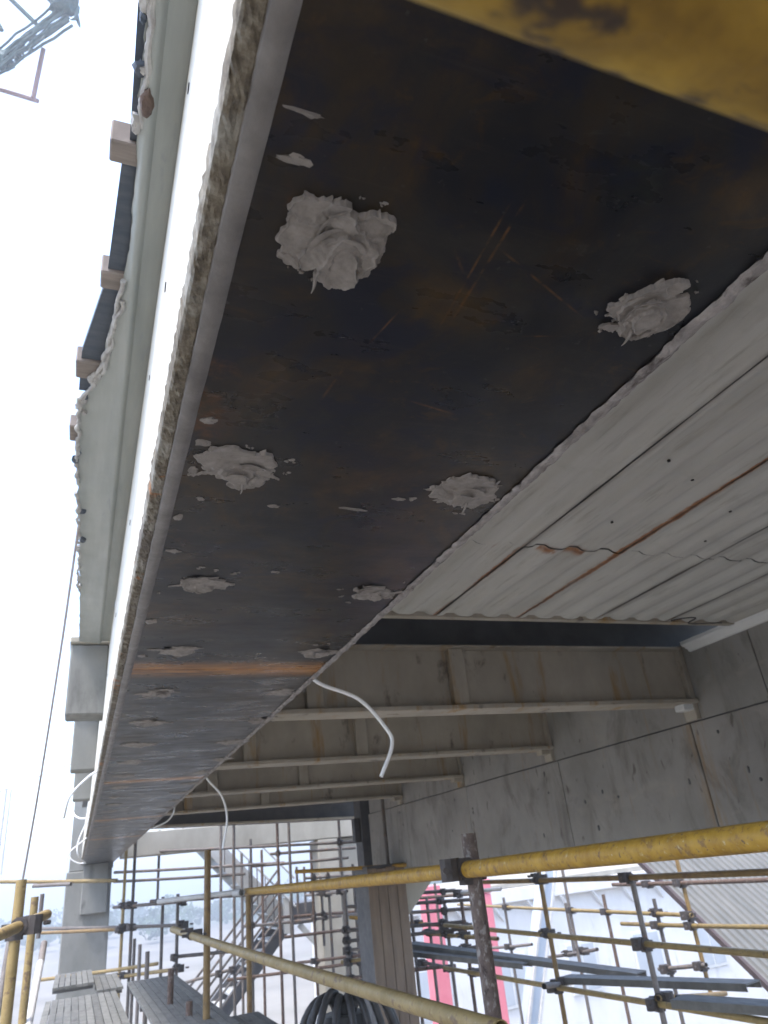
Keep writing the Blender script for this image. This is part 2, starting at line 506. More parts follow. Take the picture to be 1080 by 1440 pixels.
FRAMES = {
 'right': (
  [((4.505, 7.23, -0.241), (4.505, 7.23, -7.0), 'ochre'),
   ((4.436, 5.664, -0.315), (4.436, 5.664, -7.0), 'steel'),
   ((4.568, 9.079, -0.325), (4.317, 3.908, -0.313), 'ochre'),
   ((4.593, 9.92, -0.82), (4.336, 4.134, -0.805), 'olive'),
   ((4.589, 10.071, -1.313), (4.348, 4.312, -1.199), 'olive'),
   ((3.999, 6.668, -1.141), (6.05, 8.879, -1.532), 'steel'),
   ((4.376, 5.599, -1.182), (6.476, 7.162, -1.596), 'ochre')],
  [((4.478, 7.231, -0.321), (-0.048, -0.999, 0.002)),
   ((4.474, 7.231, -0.813), (-0.044, -0.999, 0.003)),
   ((4.47, 7.231, -1.257), (-0.042, -0.999, 0.02)),
   ((4.513, 7.222, -1.239), (0.675, 0.727, -0.129)),
   ((4.402, 5.666, -0.317), (-0.048, -0.999, 0.002)),
   ((4.404, 5.666, -0.809), (-0.044, -0.999, 0.003)),
   ((4.405, 5.666, -1.226), (-0.042, -0.999, 0.02)),
   ((4.446, 5.651, -1.196), (0.792, 0.59, -0.156))]),
 'right_back': (
  [((6.937, 10.457, -0.349), (6.937, 10.457, -7.0), 'steel'),
   ((7.201, 10.945, -0.854), (7.201, 10.945, -1.576), 'steel'),
   ((6.697, 8.215, -0.736), (6.697, 8.215, -7.0), 'steel'),
   ((6.62, 7.547, -0.316), (6.62, 7.547, -1.81), 'ochre'),
   ((6.758, 9.048, -0.574), (6.39, 5.813, -0.53), 'rust'),
   ((7.619, 15.649, -0.954), (6.584, 7.488, -0.889), 'olive'),
   ((6.756, 9.043, -1.035), (6.413, 6.009, -0.944), 'olive'),
   ((7.157, 11.631, -1.62), (6.95, 9.976, -1.4), 'steel'),
   ((6.687, 8.405, -1.494), (6.573, 7.451, -1.371), 'steel'),
   ((7.316, 13.847, -1.623), (7.101, 12.001, -1.453), 'steel'),
   ((7.235, 12.955, -0.779), (7.235, 12.955, -7.0), 'steel'),
   ((6.838, 9.424, -0.701), (6.838, 9.424, -7.0), 'rust')],
  [((6.96, 10.454, -0.913), (-0.126, -0.992, 0.008)),
   ((7.009, 10.448, -1.463), (-0.123, -0.984, 0.131)),
   ((7.073, 10.961, -1.531), (-0.123, -0.984, 0.131)),
   ((6.664, 8.219, -0.563), (-0.113, -0.993, 0.014)),
   ((6.677, 8.218, -0.895), (-0.126, -0.992, 0.008)),
   ((6.663, 8.219, -1.011), (-0.112, -0.993, 0.03)),
   ((6.665, 8.219, -1.47), (-0.117, -0.985, 0.127)),
   ((6.588, 7.55, -0.554), (-0.113, -0.993, 0.014)),
   ((6.592, 7.55, -0.889), (-0.126, -0.992, 0.008)),
   ((6.587, 7.55, -0.991), (-0.112, -0.993, 0.03)),
   ((6.585, 7.551, -1.384), (-0.117, -0.985, 0.127)),
   ((7.277, 12.95, -0.933), (-0.126, -0.992, 0.008)),
   ((7.213, 12.958, -1.541), (-0.115, -0.989, 0.091)),
   ((6.83, 9.425, -0.904), (-0.126, -0.992, 0.008))]),
 'centre': (
  [((2.236, 13.406, 1.143), (2.236, 13.406, -7.0), 'steel'),
   ((2.435, 13.297, 1.257), (2.435, 13.297, -7.0), 'steel'),
   ((3.128, 13.05, 1.103), (3.128, 13.05, -7.0), 'rust'),
   ((3.279, 12.849, 1.153), (3.279, 12.849, -7.0), 'steel'),
   ((4.071, 15.45, 0.102), (4.071, 15.45, -0.841), 'steel'),
   ((4.205, 15.382, 0.087), (4.205, 15.382, -0.794), 'steel'),
   ((4.082, 12.582, 0.9), (4.082, 12.582, -7.0), 'steel'),
   ((5.085, 15.02, 0.081), (5.085, 15.02, -0.889), 'steel'),
   ((2.441, 13.237, 0.943), (4.856, 12.166, 0.794), 'rust'),
   ((0.831, 14.889, 0.624), (4.849, 12.022, 0.322), 'steel'),
   ((2.827, 13.696, 0.176), (4.269, 12.752, 0.139), 'steel'),
   ((0.568, 13.876, 0.302), (3.352, 13.526, 0.177), 'steel'),
   ((0.603, 14.506, 0.173), (2.667, 13.522, 0.066), 'steel'),
   ((2.624, 10.037, 0.011), (4.033, 9.328, -0.056), 'yellow'),
   ((3.708, 13.477, -0.104), (4.599, 13.409, -0.138), 'steel'),
   ((4.034, 14.719, -0.399), (4.053, 12.295, -0.345), 'steel'),
   ((3.637, 14.016, -1.386), (4.483, 12.154, -1.236), 'rust'),
   ((2.424, 13.872, -1.454), (4.632, 12.588, -1.377), 'rust'),
   ((1.368, 13.918, -1.445), (2.423, 13.23, -1.251), 'steel'),
   ((2.824, 13.8, 0.612), (2.824, 13.8, -7.0), 'steel'),
   ((4.063, 13.772, -0.099), (4.063, 13.772, -1.175), 'steel'),
   ((4.355, 12.811, 0.035), (4.355, 12.811, -7.0), 'steel'),
   ((3.084, 14.116, 0.432), (3.084, 14.116, -7.0), 'rust'),
   ((3.194, 13.191, -0.186), (4.998, 12.892, -0.255), 'steel'),
   ((2.698, 13.736, -0.723), (4.345, 13.592, -0.753), 'steel'),
   ((3.012, 13.118, 0.324), (4.395, 12.709, 0.279), 'steel'),
   ((3.329, 13.817, -0.662), (4.588, 13.524, -0.714), 'rust'),
   ((2.772, 14.375, 0.414), (2.772, 14.375, -7.0), 'steel'),
   ((3.851, 13.581, 0.338), (3.851, 13.581, -1.847), 'rust'),
   ((4.098, 13.438, -0.032), (4.098, 13.438, -7.0), 'steel'),
   ((2.168, 13.748, -0.233), (4.661, 13.637, -0.333), 'steel'),
   ((3.246, 13.271, -0.927), (4.418, 13.084, -0.94), 'rust')],
  [((2.211, 13.368, -1.29), (0.828, -0.54, 0.153)),
   ((2.414, 13.249, 0.944), (0.913, -0.405, -0.056)),
   ((2.401, 13.244, -1.255), (0.828, -0.54, 0.153)),
   ((3.084, 12.952, 0.903), (0.913, -0.405, -0.056)),
   ((3.153, 13.198, -0.184), (0.986, -0.163, -0.038)),
   ((3.137, 13.081, 0.32), (0.959, -0.283, -0.031)),
   ((3.285, 12.863, 0.891), (0.913, -0.405, -0.056)),
   ((4.055, 12.521, 0.843), (0.913, -0.405, -0.056)),
   ((4.076, 12.574, 0.38), (0.813, -0.58, -0.061)),
   ((4.05, 12.581, -0.352), (0.008, -1.0, 0.022)),
   ((2.754, 13.68, -1.442), (0.864, -0.502, 0.03)),
   ((2.817, 13.726, -0.725), (0.996, -0.087, -0.018)),
   ((2.82, 13.719, -0.259), (0.998, -0.044, -0.04)),
   ((4.042, 13.772, -0.378), (0.008, -1.0, 0.022)),
   ((4.05, 13.618, -0.748), (0.996, -0.087, -0.018)),
   ((4.036, 13.652, -0.691), (0.973, -0.226, -0.04)),
   ((4.059, 13.664, -0.309), (0.998, -0.044, -0.04)),
   ((4.213, 12.747, -1.283), (0.412, -0.908, 0.073)),
   ((4.328, 12.765, -1.387), (0.864, -0.502, 0.03)),
   ((3.842, 13.466, -0.109), (0.996, -0.076, -0.038)),
   ((3.837, 13.575, -1.35), (0.412, -0.908, 0.073)),
   ((3.855, 13.635, -0.744), (0.996, -0.087, -0.018)),
   ((3.876, 13.689, -0.685), (0.973, -0.226, -0.04)),
   ((3.855, 13.673, -0.3), (0.998, -0.044, -0.04)),
   ((4.098, 13.447, -0.119), (0.996, -0.076, -0.038)),
   ((4.044, 13.438, -0.37), (0.008, -1.0, 0.022))]),
 'mid': (
  [((3.81, 9.759, 0.806), (3.81, 9.759, -0.312), 'steel'),
   ((4.099, 10.106, -0.305), (4.099, 10.106, -7.0), 'rust'),
   ((4.284, 11.051, -0.359), (4.284, 11.051, -7.0), 'rust'),
   ((4.577, 10.98, -0.548), (4.577, 10.98, -7.0), 'steel'),
   ((6.231, 13.675, -0.435), (6.231, 13.675, -1.772), 'steel'),
   ((4.89, 10.474, -0.553), (4.89, 10.474, -7.0), 'steel'),
   ((3.758, 11.51, -0.319), (3.758, 11.51, -7.0), 'steel'),
   ((3.764, 11.436, -0.526), (5.089, 10.033, -0.574), 'steel'),
   ((4.011, 12.215, -0.679), (4.16, 10.244, -0.576), 'steel'),
   ((3.816, 11.526, -0.672), (4.307, 10.9, -0.769), 'yellow'),
   ((3.67, 11.526, -0.829), (5.011, 10.118, -0.833), 'steel'),
   ((3.679, 11.517, -0.964), (5.095, 10.03, -0.908), 'steel'),
   ((3.653, 11.566, -1.221), (4.302, 10.953, -1.182), 'olive'),
   ((4.619, 11.237, -0.833), (4.991, 9.824, -0.889), 'yellow'),
   ((4.639, 11.16, -1.308), (4.986, 9.837, -1.429), 'steel'),
   ((5.323, 12.348, -0.583), (6.097, 11.539, -0.596), 'rust'),
   ((4.04, 11.37, -0.226), (4.04, 11.37, -7.0), 'steel'),
   ((4.117, 11.125, -0.378), (4.117, 11.125, -7.0), 'rust'),
   ((4.895, 11.095, -0.527), (4.895, 11.095, -7.0), 'steel'),
   ((4.91, 9.968, -0.58), (4.91, 9.968, -7.0), 'rust'),
   ((3.745, 11.48, -1.078), (4.327, 10.929, -1.071), 'steel'),
   ((4.221, 10.707, -0.658), (5.188, 10.133, -0.69), 'steel'),
   ((4.865, 11.265, -0.991), (4.891, 9.054, -0.977), 'olive'),
   ((4.863, 11.345, -1.259), (4.888, 9.259, -1.054), 'steel'),
   ((4.079, 10.439, -1.303), (5.064, 10.744, -1.398), 'rust'),
   ((4.84, 9.985, -0.469), (5.237, 9.397, -0.464), 'white'),
   ((3.817, 11.205, -0.411), (5.041, 10.387, -0.453), 'steel'),
   ((3.744, 11.567, -1.434), (4.474, 10.394, -1.328), 'rust')],
  [((4.201, 10.973, -0.542), (0.687, -0.727, -0.025)),
   ((4.225, 11.005, -0.753), (0.613, -0.78, -0.122)),
   ((4.199, 10.971, -0.83), (0.69, -0.724, -0.002)),
   ((4.199, 10.971, -0.944), (0.689, -0.724, 0.027)),
   ((4.243, 11.008, -1.185), (0.726, -0.686, 0.044)),
   ((4.243, 11.008, -1.072), (0.727, -0.687, 0.008)),
   ((4.211, 10.942, -0.424), (0.831, -0.556, -0.028)),
   ((4.679, 11.007, -0.842), (0.254, -0.966, -0.039)),
   ((4.679, 11.006, -1.322), (0.253, -0.963, -0.088)),
   ((4.776, 10.365, -0.563), (0.687, -0.727, -0.025)),
   ((4.776, 10.365, -0.832), (0.69, -0.724, -0.002)),
   ((4.776, 10.365, -0.921), (0.689, -0.724, 0.027)),
   ((4.824, 10.456, -0.864), (0.254, -0.966, -0.039)),
   ((4.823, 10.456, -1.372), (0.253, -0.963, -0.088)),
   ((4.818, 10.353, -0.678), (0.859, -0.51, -0.028)),
   ((4.874, 10.473, -0.986), (0.012, -1.0, 0.007)),
   ((4.874, 10.473, -1.173), (0.012, -0.995, 0.098)),
   ((4.896, 10.483, -0.448), (0.831, -0.556, -0.028)),
   ((3.72, 11.474, -0.829), (0.69, -0.724, -0.002)),
   ((3.72, 11.474, -0.963), (0.689, -0.724, 0.027)),
   ((3.736, 11.488, -1.216), (0.726, -0.686, 0.044)),
   ((3.736, 11.488, -1.078), (0.727, -0.687, 0.008)),
   ((3.773, 11.52, -1.43), (0.527, -0.847, 0.076)),
   ((3.927, 11.264, -0.532), (0.687, -0.727, -0.025)),
   ((4.074, 11.373, -0.635), (0.075, -0.996, 0.052)),
   ((3.977, 11.321, -0.704), (0.613, -0.78, -0.122)),
   ((3.924, 11.26, -0.829), (0.69, -0.724, -0.002)),
   ((3.924, 11.26, -0.955), (0.689, -0.724, 0.027)),
   ((3.955, 11.281, -1.203), (0.726, -0.686, 0.044)),
   ((3.955, 11.281, -1.076), (0.727, -0.687, 0.008)),
   ((3.915, 11.293, -1.409), (0.527, -0.847, 0.076)),
   ((4.086, 11.096, -0.538), (0.687, -0.727, -0.025)),
   ((4.093, 11.124, -0.622), (0.075, -0.996, 0.052)),
   ((4.125, 11.132, -0.733), (0.613, -0.78, -0.122)),
   ((4.083, 11.093, -0.83), (0.69, -0.724, -0.002)),
   ((4.083, 11.093, -0.948), (0.689, -0.724, 0.027)),
   ((4.118, 11.127, -1.193), (0.726, -0.686, 0.044)),
   ((4.118, 11.127, -1.074), (0.727, -0.687, 0.008)),
   ((4.061, 11.042, -0.419), (0.831, -0.556, -0.028)),
   ((4.046, 11.081, -1.39), (0.527, -0.847, 0.076)),
   ((4.867, 11.095, -0.99), (0.012, -1.0, 0.007)),
   ((4.866, 11.095, -1.234), (0.012, -0.995, 0.098)),
   ((4.95, 9.979, -0.883), (0.254, -0.966, -0.039)),
   ((4.949, 9.979, -1.416), (0.253, -0.963, -0.088)),
   ((4.88, 9.968, -0.983), (0.012, -1.0, 0.007)),
   ((4.88, 9.968, -1.124), (0.012, -0.995, 0.098)),
   ((4.87, 9.941, -0.469), (0.56, -0.829, 0.008))]),
 'left': (
  [((0.566, 13.087, -0.195), (1.442, 12.038, -0.21), 'steel'),
   ((1.303, 11.943, -0.875), (2.239, 11.418, -0.882), 'steel'),
   ((0.694, 12.92, 0.584), (0.694, 12.92, -7.0), 'olive'),
   ((0.821, 12.834, 0.72), (0.821, 12.834, -7.0), 'steel'),
   ((1.383, 15.034, 0.966), (1.383, 15.034, -0.25), 'steel'),
   ((1.244, 12.649, -0.124), (1.244, 12.649, -1.382), 'steel'),
   ((1.383, 11.961, -0.103), (1.383, 11.961, -1.337), 'steel'),
   ((0.888, 13.032, -0.646), (0.888, 13.032, -7.0), 'steel'),
   ((0.886, 11.905, -0.668), (0.886, 11.905, -7.0), 'steel'),
   ((0.782, 9.412, -0.605), (0.782, 9.412, -7.0), 'steel'),
   ((0.758, 6.897, -0.584), (0.758, 6.897, -7.0), 'rust'),
   ((0.808, 6.162, -0.736), (0.808, 6.162, -7.0), 'rust'),
   ((-0.942, 11.832, 0.286), (0.501, 11.027, 0.143), 'olive'),
   ((-0.507, 11.329, 0.185), (-0.055, 10.9, 0.157), 'steel'),
   ((-0.478, 14.545, -0.4), (1.457, 12.023, -0.508), 'steel'),
   ((-0.442, 13.625, -0.432), (0.675, 12.867, -0.494), 'ochre'),
   ((-0.373, 13.37, -1.026), (1.175, 12.366, -0.962), 'olive'),
   ((0.523, 13.007, -1.103), (1.391, 12.006, -1.035), 'olive'),
   ((0.786, 8.486, -0.123), (1.6, 7.876, -0.11), 'white'),
   ((0.848, 10.049, -0.136), (1.503, 9.529, -0.162), 'steel')],
  [((0.701, 12.926, -0.198), (0.641, -0.768, -0.011)),
   ((0.741, 12.957, -0.468), (0.609, -0.793, -0.034)),
   ((0.663, 12.875, -0.494), (0.827, -0.561, -0.046)),
   ((0.639, 12.873, -1.094), (0.655, -0.754, 0.052)),
   ((0.795, 12.813, -0.199), (0.641, -0.768, -0.011)),
   ((0.83, 12.841, -0.473), (0.609, -0.793, -0.034)),
   ((0.736, 12.761, -1.086), (0.655, -0.754, 0.052)),
   ((1.455, 12.022, -0.21), (0.641, -0.768, -0.011)),
   ((1.356, 11.913, -0.876), (0.872, -0.489, -0.007)),
   ((1.46, 12.02, -0.508), (0.609, -0.793, -0.034)),
   ((1.41, 11.985, -1.033), (0.655, -0.754, 0.052))]),
 'corner': (
  [((-0.237, 4.104, 0.099), (-0.237, 4.104, -7.0), 'olive'),
   ((-0.236, 5.634, 0.029), (-0.236, 5.634, -7.0), 'olive'),
   ((-0.344, 9.975, 0.073), (-0.344, 9.975, -0.368), 'steel'),
   ((-1.358, 16.961, 2.075), (-1.358, 16.961, 0.533), 'white'),
   ((-1.442, 16.993, 2.084), (-1.442, 16.993, 0.542), 'white'),
   ((-0.384, 3.42, -0.139), (-0.124, 4.492, -0.063), 'olive'),
   ((-0.196, 6.635, -0.402), (-0.202, 5.567, -0.676), 'white'),
   ((-0.484, 7.672, -0.282), (-0.502, 7.485, -0.827), 'steel'),
   ((-0.193, 6.939, -0.29), (-0.199, 6.767, -0.419), 'steel')],
  [((-0.22, 4.1, -0.091), (0.235, 0.97, 0.068))]),
 'near': (
  [((0.885, 5.88, 0.216), (0.885, 5.88, -7.0), 'ochre'),
   ((1.497, 7.473, -0.102), (1.497, 7.473, -7.0), 'ochre'),
   ((1.223, 6.207, -0.093), (1.095, 0.953, -0.024), 'yellow'),
   ((1.16, 2.242, 0.057), (1.16, 2.242, -7.0), 'greyrust'),
   ((0.737, 6.656, -0.302), (0.983, 1.87, -0.392), 'olive'),
   ((1.154, 5.993, -0.091), (1.147, 6.241, -0.094), 'white')],
  [((0.777, 5.875, -0.317), (0.051, -0.999, -0.019)),
   ((1.126, 2.243, -0.041), (-0.024, -1.0, 0.013))]),
}
# ================================================================ ground and far setting
g = MB()
rows = []
for i in range(41):
    rows.append([(-400 + 800 * k / 40, -110 + 800 * i / 40, GROUND) for k in range(41)])
o = g.grid(rows).build('ground', MAT['ground'], origin=(0, 0, GROUND))
o['kind'] = 'structure'

g = MB()
rnd = random.Random(3)
for c in range(150):
    a = R(rnd.uniform(-35, 50))
    d = rnd.uniform(120, 210)
    cx, cy = d * math.sin(a), d * math.cos(a)
    hh = rnd.uniform(3.0, 6.0)
    for k in range(170):
        u = Vector((rnd.gauss(0, 1), rnd.gauss(0, 1), rnd.gauss(0, 1))).normalized() * rnd.uniform(.55, 1)
        p = Vector((cx + u.x * hh * .62, cy + u.y * hh * .62, GROUND + hh * .55 + u.z * hh * .45))
        e1 = Vector((rnd.gauss(0, 1), rnd.gauss(0, 1), rnd.gauss(0, 1))).normalized() * .42
        e2 = e1.cross(Vector((rnd.gauss(0, 1), rnd.gauss(0, 1), rnd.gauss(0, 1)))).normalized() * .3
        g.add([p - e1, p + e2, p + e1, p - e2], [(0, 1, 2, 3)])
o = g.build('far_wood', MAT['leaf'], origin=(0, 150, GROUND))
o['kind'] = 'stuff'
tag(o, 'pale hazy band of trees far below beyond the scaffold', 'trees')

# ================================================================ floor above: deck sheets and slab
DZ = 1.165
deck = thing('floor_deck', (2.0, 3.0, DZ), 'pale ribbed metal deck overhead with rust streaks, right of the plated beam', 'metal deck')


def sheet_profile(x0, x1, z=DZ):
    """one deck sheet: flat pans, soft flutes, a folded slot at the right seam"""
    p = [(x0, z)]
    n = 3
    w = (x1 - x0) / n
    for i in range(n):
        c = x0 + w * (i + .5)
        p += [(c - .066, z), (c - .044, z + .005), (c - .024, z + .017), (c + .022, z + .017), (c + .040, z + .005), (c + .060, z)]
    p += [(x1 - .008, z), (x1 - .007, z + .026), (x1 + .0015, z + .028)]
    return p


SEAMS = [.60, 1.15, 1.70, 2.217, 2.745, 3.29, 3.85]
for r, (y0, y1, dz) in enumerate(((-8.0, 2.384, .0), (2.391, 3.34, .0), (4.0, 12.0, 0))):
    for a, b in zip(SEAMS, SEAMS[1:]):
        m = MB()
        pr = sheet_profile(a + .002, b, DZ + dz + random.uniform(-.0015, .0015))
        steps = 28 if r < 2 else 4
        rows = []
        for i in range(steps + 1):
            y = y0 + (y1 - y0) * i / steps
            ends = .004 * noise.noise(Vector((a * 9, y * 1.3, r)))
            rows.append([(x, y + (.006 * noise.noise(Vector((x * 22, r, 5))) if i in (0, steps) else 0), z + ends) for x, z in pr])
        m.grid(rows).build('deck_sheet', MAT['deck'], deck, smooth=True)
MB().box(.60, 3.85, 3.305, 3.35, DZ - .007, DZ + .03).build('end_angle', MAT['crossbeam'], deck)
# small screw heads through the sheets
for x, y in ((1.83, 1.62), (2.03, 1.72), (2.42, 1.92), (1.95, 2.1), (2.55, 2.2)):
    MB().tube([(x, y, DZ + .003), (x, y, DZ - .004)], .006, 8).build('screw', MAT['dark'], deck)
# folded white closure along the girder
m = MB()
pr = [(3.845, DZ - .002), (3.862, DZ - .016), (3.872, DZ - .012), (3.882, DZ - .030), (3.893, DZ - .026), (3.903, DZ - .046), (3.922, DZ - .05), (3.922, DZ + .02), (3.845, DZ + .02)]
m.extrude_y(pr, -8.0, 3.80).build('edge_trim', MAT['trim'], deck)
# bent wire left hanging below a seam
m = MB()
m.tube(curve([(3.30, 3.28, DZ - .005), (3.34, 3.20, DZ - .014), (3.40, 3.18, DZ - .02), (3.45, 3.29, DZ - .018), (3.70, 3.27, DZ - .014)], 6), .0035, 6)
m.build('loose_wire', MAT['dark'], deck)
for x0, x1, y0, y1, z0, z1 in ((.0, 4.6, -8.0, 3.30, 1.196, 1.42), (.0, 4.6, 4.02, 12.4, 1.196, 1.42)):
    MB().box(x0, x1, y0, y1, z0, z1).build('slab', MAT['slab'], deck)
MB().box(.0, 4.6, 3.26, 4.06, 1.47, 1.60).build('slab', MAT['void_shade'], deck)  # top of a cavity added for the dark band, shade put into its colour
MB().box(.55, 3.95, 3.304, 3.32, 1.2, 1.466).build('added_void_side', MAT['void_shade'], deck)  # side of the added cavity, painted near-black as shade

# ================================================================ main girder
gd = thing('main_girder', (4.15, 4.5, 0), 'long grey girder on the right carrying the cross beams', 'girder')
js = [-8, -4, -1.5, .45, 2.2, 3.985, 5.64, 7.45, 9.2, 10.62]
for a, b in zip(js, js[1:]):
    MB().box(3.906 + random.uniform(0, .003), 4.4, a + .004, b - .004, -.085, .655, .004).build('web_panel', MAT['girder'], gd)
ju = [-8, -4, -1.5, .1, 1.7, 3.29, 3.88, 5.70, 7.50, 9.3, 10.6]
for a, b in zip(ju, ju[1:]):
    MB().box(3.918 + random.uniform(0, .003), 4.4, a + .003, b - .003, .664, 1.19, .003).build('upper_panel', MAT['girder'], gd)
MB().box(3.93, 4.38, -7.9, 10.58, .02, 1.17).build('core', MAT['darksteel'], gd)
for y in (3.935, 5.75, 7.55, 9.35):
    MB().box(3.885, 3.93, y - .055, y + .055, .667, 1.16, .004).build('bearing_plate', MAT['crossbeam'], gd)
rnd = random.Random(12)
for k in range(26):
    y, z = rnd.uniform(2.6, 9.5), rnd.uniform(.06, .6)
    MB().lump((3.906, y, z), .006, rnd.uniform(.008, .016), rnd.uniform(.01, .024), 7, k).build('pock_mark', MAT['darksteel'], gd)

# ================================================================ cross beams
names = ['nearest cross beam with broad stiffener and tan web', 'second cross beam behind the nearest one, grey with stiffener',
         'third cross beam from the front, short dark end at girder', 'farthest slim cross beam, just ahead of the dark end girder']
for i, y in enumerate((3.935, 5.75, 7.55, 9.35)):
    bz = (.782, .775, .770, .765)[i]
    t = thing('cross_beam', (2.0, y, bz), names[i], 'cross beam', 'cross beams between the plated beam and the girder')
    c = MAT['crossbeam']
    MB().box(.4, 3.884, y - .012, y + .012, bz + .018, 1.15).build('web', c, t)
    MB().box(.4, 3.905, y - .095, y + .095, bz - .010, bz + .017, .003).build('bottom_flange', c, t)
    MB().box(.4, 3.884, y - .095, y + .095, 1.151, 1.164).build('top_flange', c, t)
    for x in (1.17, 2.09):
        MB().box(x - .05, x + .05, y - .066, y - .0125, bz + .0185, 1.1505, .004).build('stiffener', c, t)
    MB().box(3.80, 3.90, y - .05, y + .04, bz - .05, bz - .001, .004).build('gusset', MAT['trim' if i == 0 else 'crossbeam'], t)
    if i < 3:
        xl = (-.114, -.098, -.086)[i]
        m = MB()
        m.box(xl, .069, y - .07, y + .10, bz + .02, 1.16, .008)
        m.build('end_block', MAT['column'], t)
        MB().box(xl - .006, .069, y - .09, y + .11, 1.161, 1.195, .006).build('end_cap', MAT['cream'], t)

# far dark end girder
t = thing('end_girder', (2.2, 12.1, .66), 'dark transverse girder closing the far end of the deck', 'girder')
m = MB()
m.add([(.2, 12.0, .84), (4.27, 12.0, .70), (4.27, 12.35, .70), (.2, 12.35, .84), (.2, 12.0, 1.19), (4.27, 12.0, 1.19), (4.27, 12.35, 1.19), (.2, 12.35, 1.19)],
      [(3, 2, 1, 0), (4, 5, 6, 7), (0, 1, 5, 4), (1, 2, 6, 5), (2, 3, 7, 6), (3, 0, 4, 7)])
m.build('web', MAT['darksteel'], t)
m = MB()
m.beam((.2, 11.95, .845), (4.28, 11.95, .705), .12, .03)
m.build('bottom_flange', MAT['crossbeam'], t)

# ================================================================ plated beam
X0, X1 = .07, .595
YE = 15.0
bm = thing('plated_beam', (.33, 7, .5), 'white-sided concrete beam overhead with dark steel plate bonded underneath', 'beam')
MB().extrude_y([(.0575, .512), (X1, .508), (X1, 1.16), (.0695, 1.16)], -8.0, YE).build('body', MAT['white'], bm)
# steel plates, butted at rusty seams
sm = [-8, -5.5, -2.9, -.3, 1.885, 4.06, 6.24, 8.4, 10.6, 12.8, 14.98]
for a, b in zip(sm, sm[1:]):
    z = .5 + random.uniform(-.0008, .0008)
    m = MB()
    m.box(.090, .586, a + .0012, b - .0012, z, z + .0075)
    m.build('steel_plate', MAT['plate'], bm)


def ysteps(y0, y1):
    ys, y = [], y0
    while y < y1:
        ys.append(y)
        y += .006 if y < 2.2 else .015 if y < 4.5 else .06
    return ys + [y1]


def rough_strip(prof, y0, y1, amp, fr, seed, edge_amp=0.0, nrm=None):
    """strip along the beam; prof points (x, z, weight) pushed about by noise"""
    rows = []
    for y in ysteps(y0, y1):
        r = []
        for k, (x, z, w) in enumerate(prof):
            q = Vector((x * fr + seed, y * fr, z * fr))
            n = noise.noise(q) + .6 * noise.noise(q * 2.3) + .4 * noise.noise(q * 5.1)
            n2 = noise.noise(q * 1.4 + Vector((9, 2, 7))) + .5 * noise.noise(q * 3.9)
            n *= .55 + .9 * abs(noise.noise(Vector((seed, y * 5.5, 3.3)))) + .5 * abs(noise.noise(Vector((seed, y * 17, k * .4))))
            dx, dz = nrm
            r.append((x + dx * n * amp * w + (edge_amp * n2 * (1 - w) * abs(dz)), y, z + dz * n * amp * w + edge_amp * n2 * (1 - w) * abs(dx)))
        rows.append(r)
    return rows


# rough mortar along the foot of the white side
pr = [(.0565, .530, .0), (.0540, .520, .3), (.0550, .509, .7), (.0563, .5025, .9), (.0588, .5008, 1), (.0618, .5005, 1), (.0648, .5, 1), (.0678, .4995, 1), (.0708, .4995, .8), (.074, .501, .2)]
MB().grid(rough_strip(pr, -.2, YE - .03, .0034, 110, 1.0, .0036, (0, 1))).build('mortar_strip', MAT['mortar'], bm, smooth=False)
# smooth epoxy fillet between mortar and plate
pr = [(.0715, .501, .3), (.0732, .4965, .7), (.0772, .4950, 1), (.083, .4944, 1), (.088, .4950, 1), (.0925, .4992, .3)]
MB().grid(rough_strip(pr, -.2, YE - .04, .0008, 9, 4.0, .0012, (0, 1))).build('edge_fillet', MAT['bead'], bm, smooth=True)
# ragged mortar at the inner edge of the plate
pr = [(.5845, .4985, .2), (.587, .4955, .8), (.590, .4945, 1), (.594, .4945, 1), (.598, .4955, 1), (.602, .4975, 1), (.605, .503, .8), (.605, .53, .4), (.60, .56, .0)]
MB().grid(rough_strip(pr, -.2, YE - .04, .0042, 44, 8.0, .006, (0, 1))).build('mortar_strip', MAT['edge'], bm, smooth=False)
# small holes left in the white side
for y, z, s in ((.694, 1.06, 1), (.934, .89, 1.1), (1.876, .908, 1), (2.758, .942, 1), (1.32, .99, .7), (3.6, .93, 1), (4.7, .95, 1)):
    MB().tube([(.0715, y, z), (.0560 + (z - .51) * .0185, y, z)], .008 * s, 9).build('tie_hole', MAT['dark'], bm)


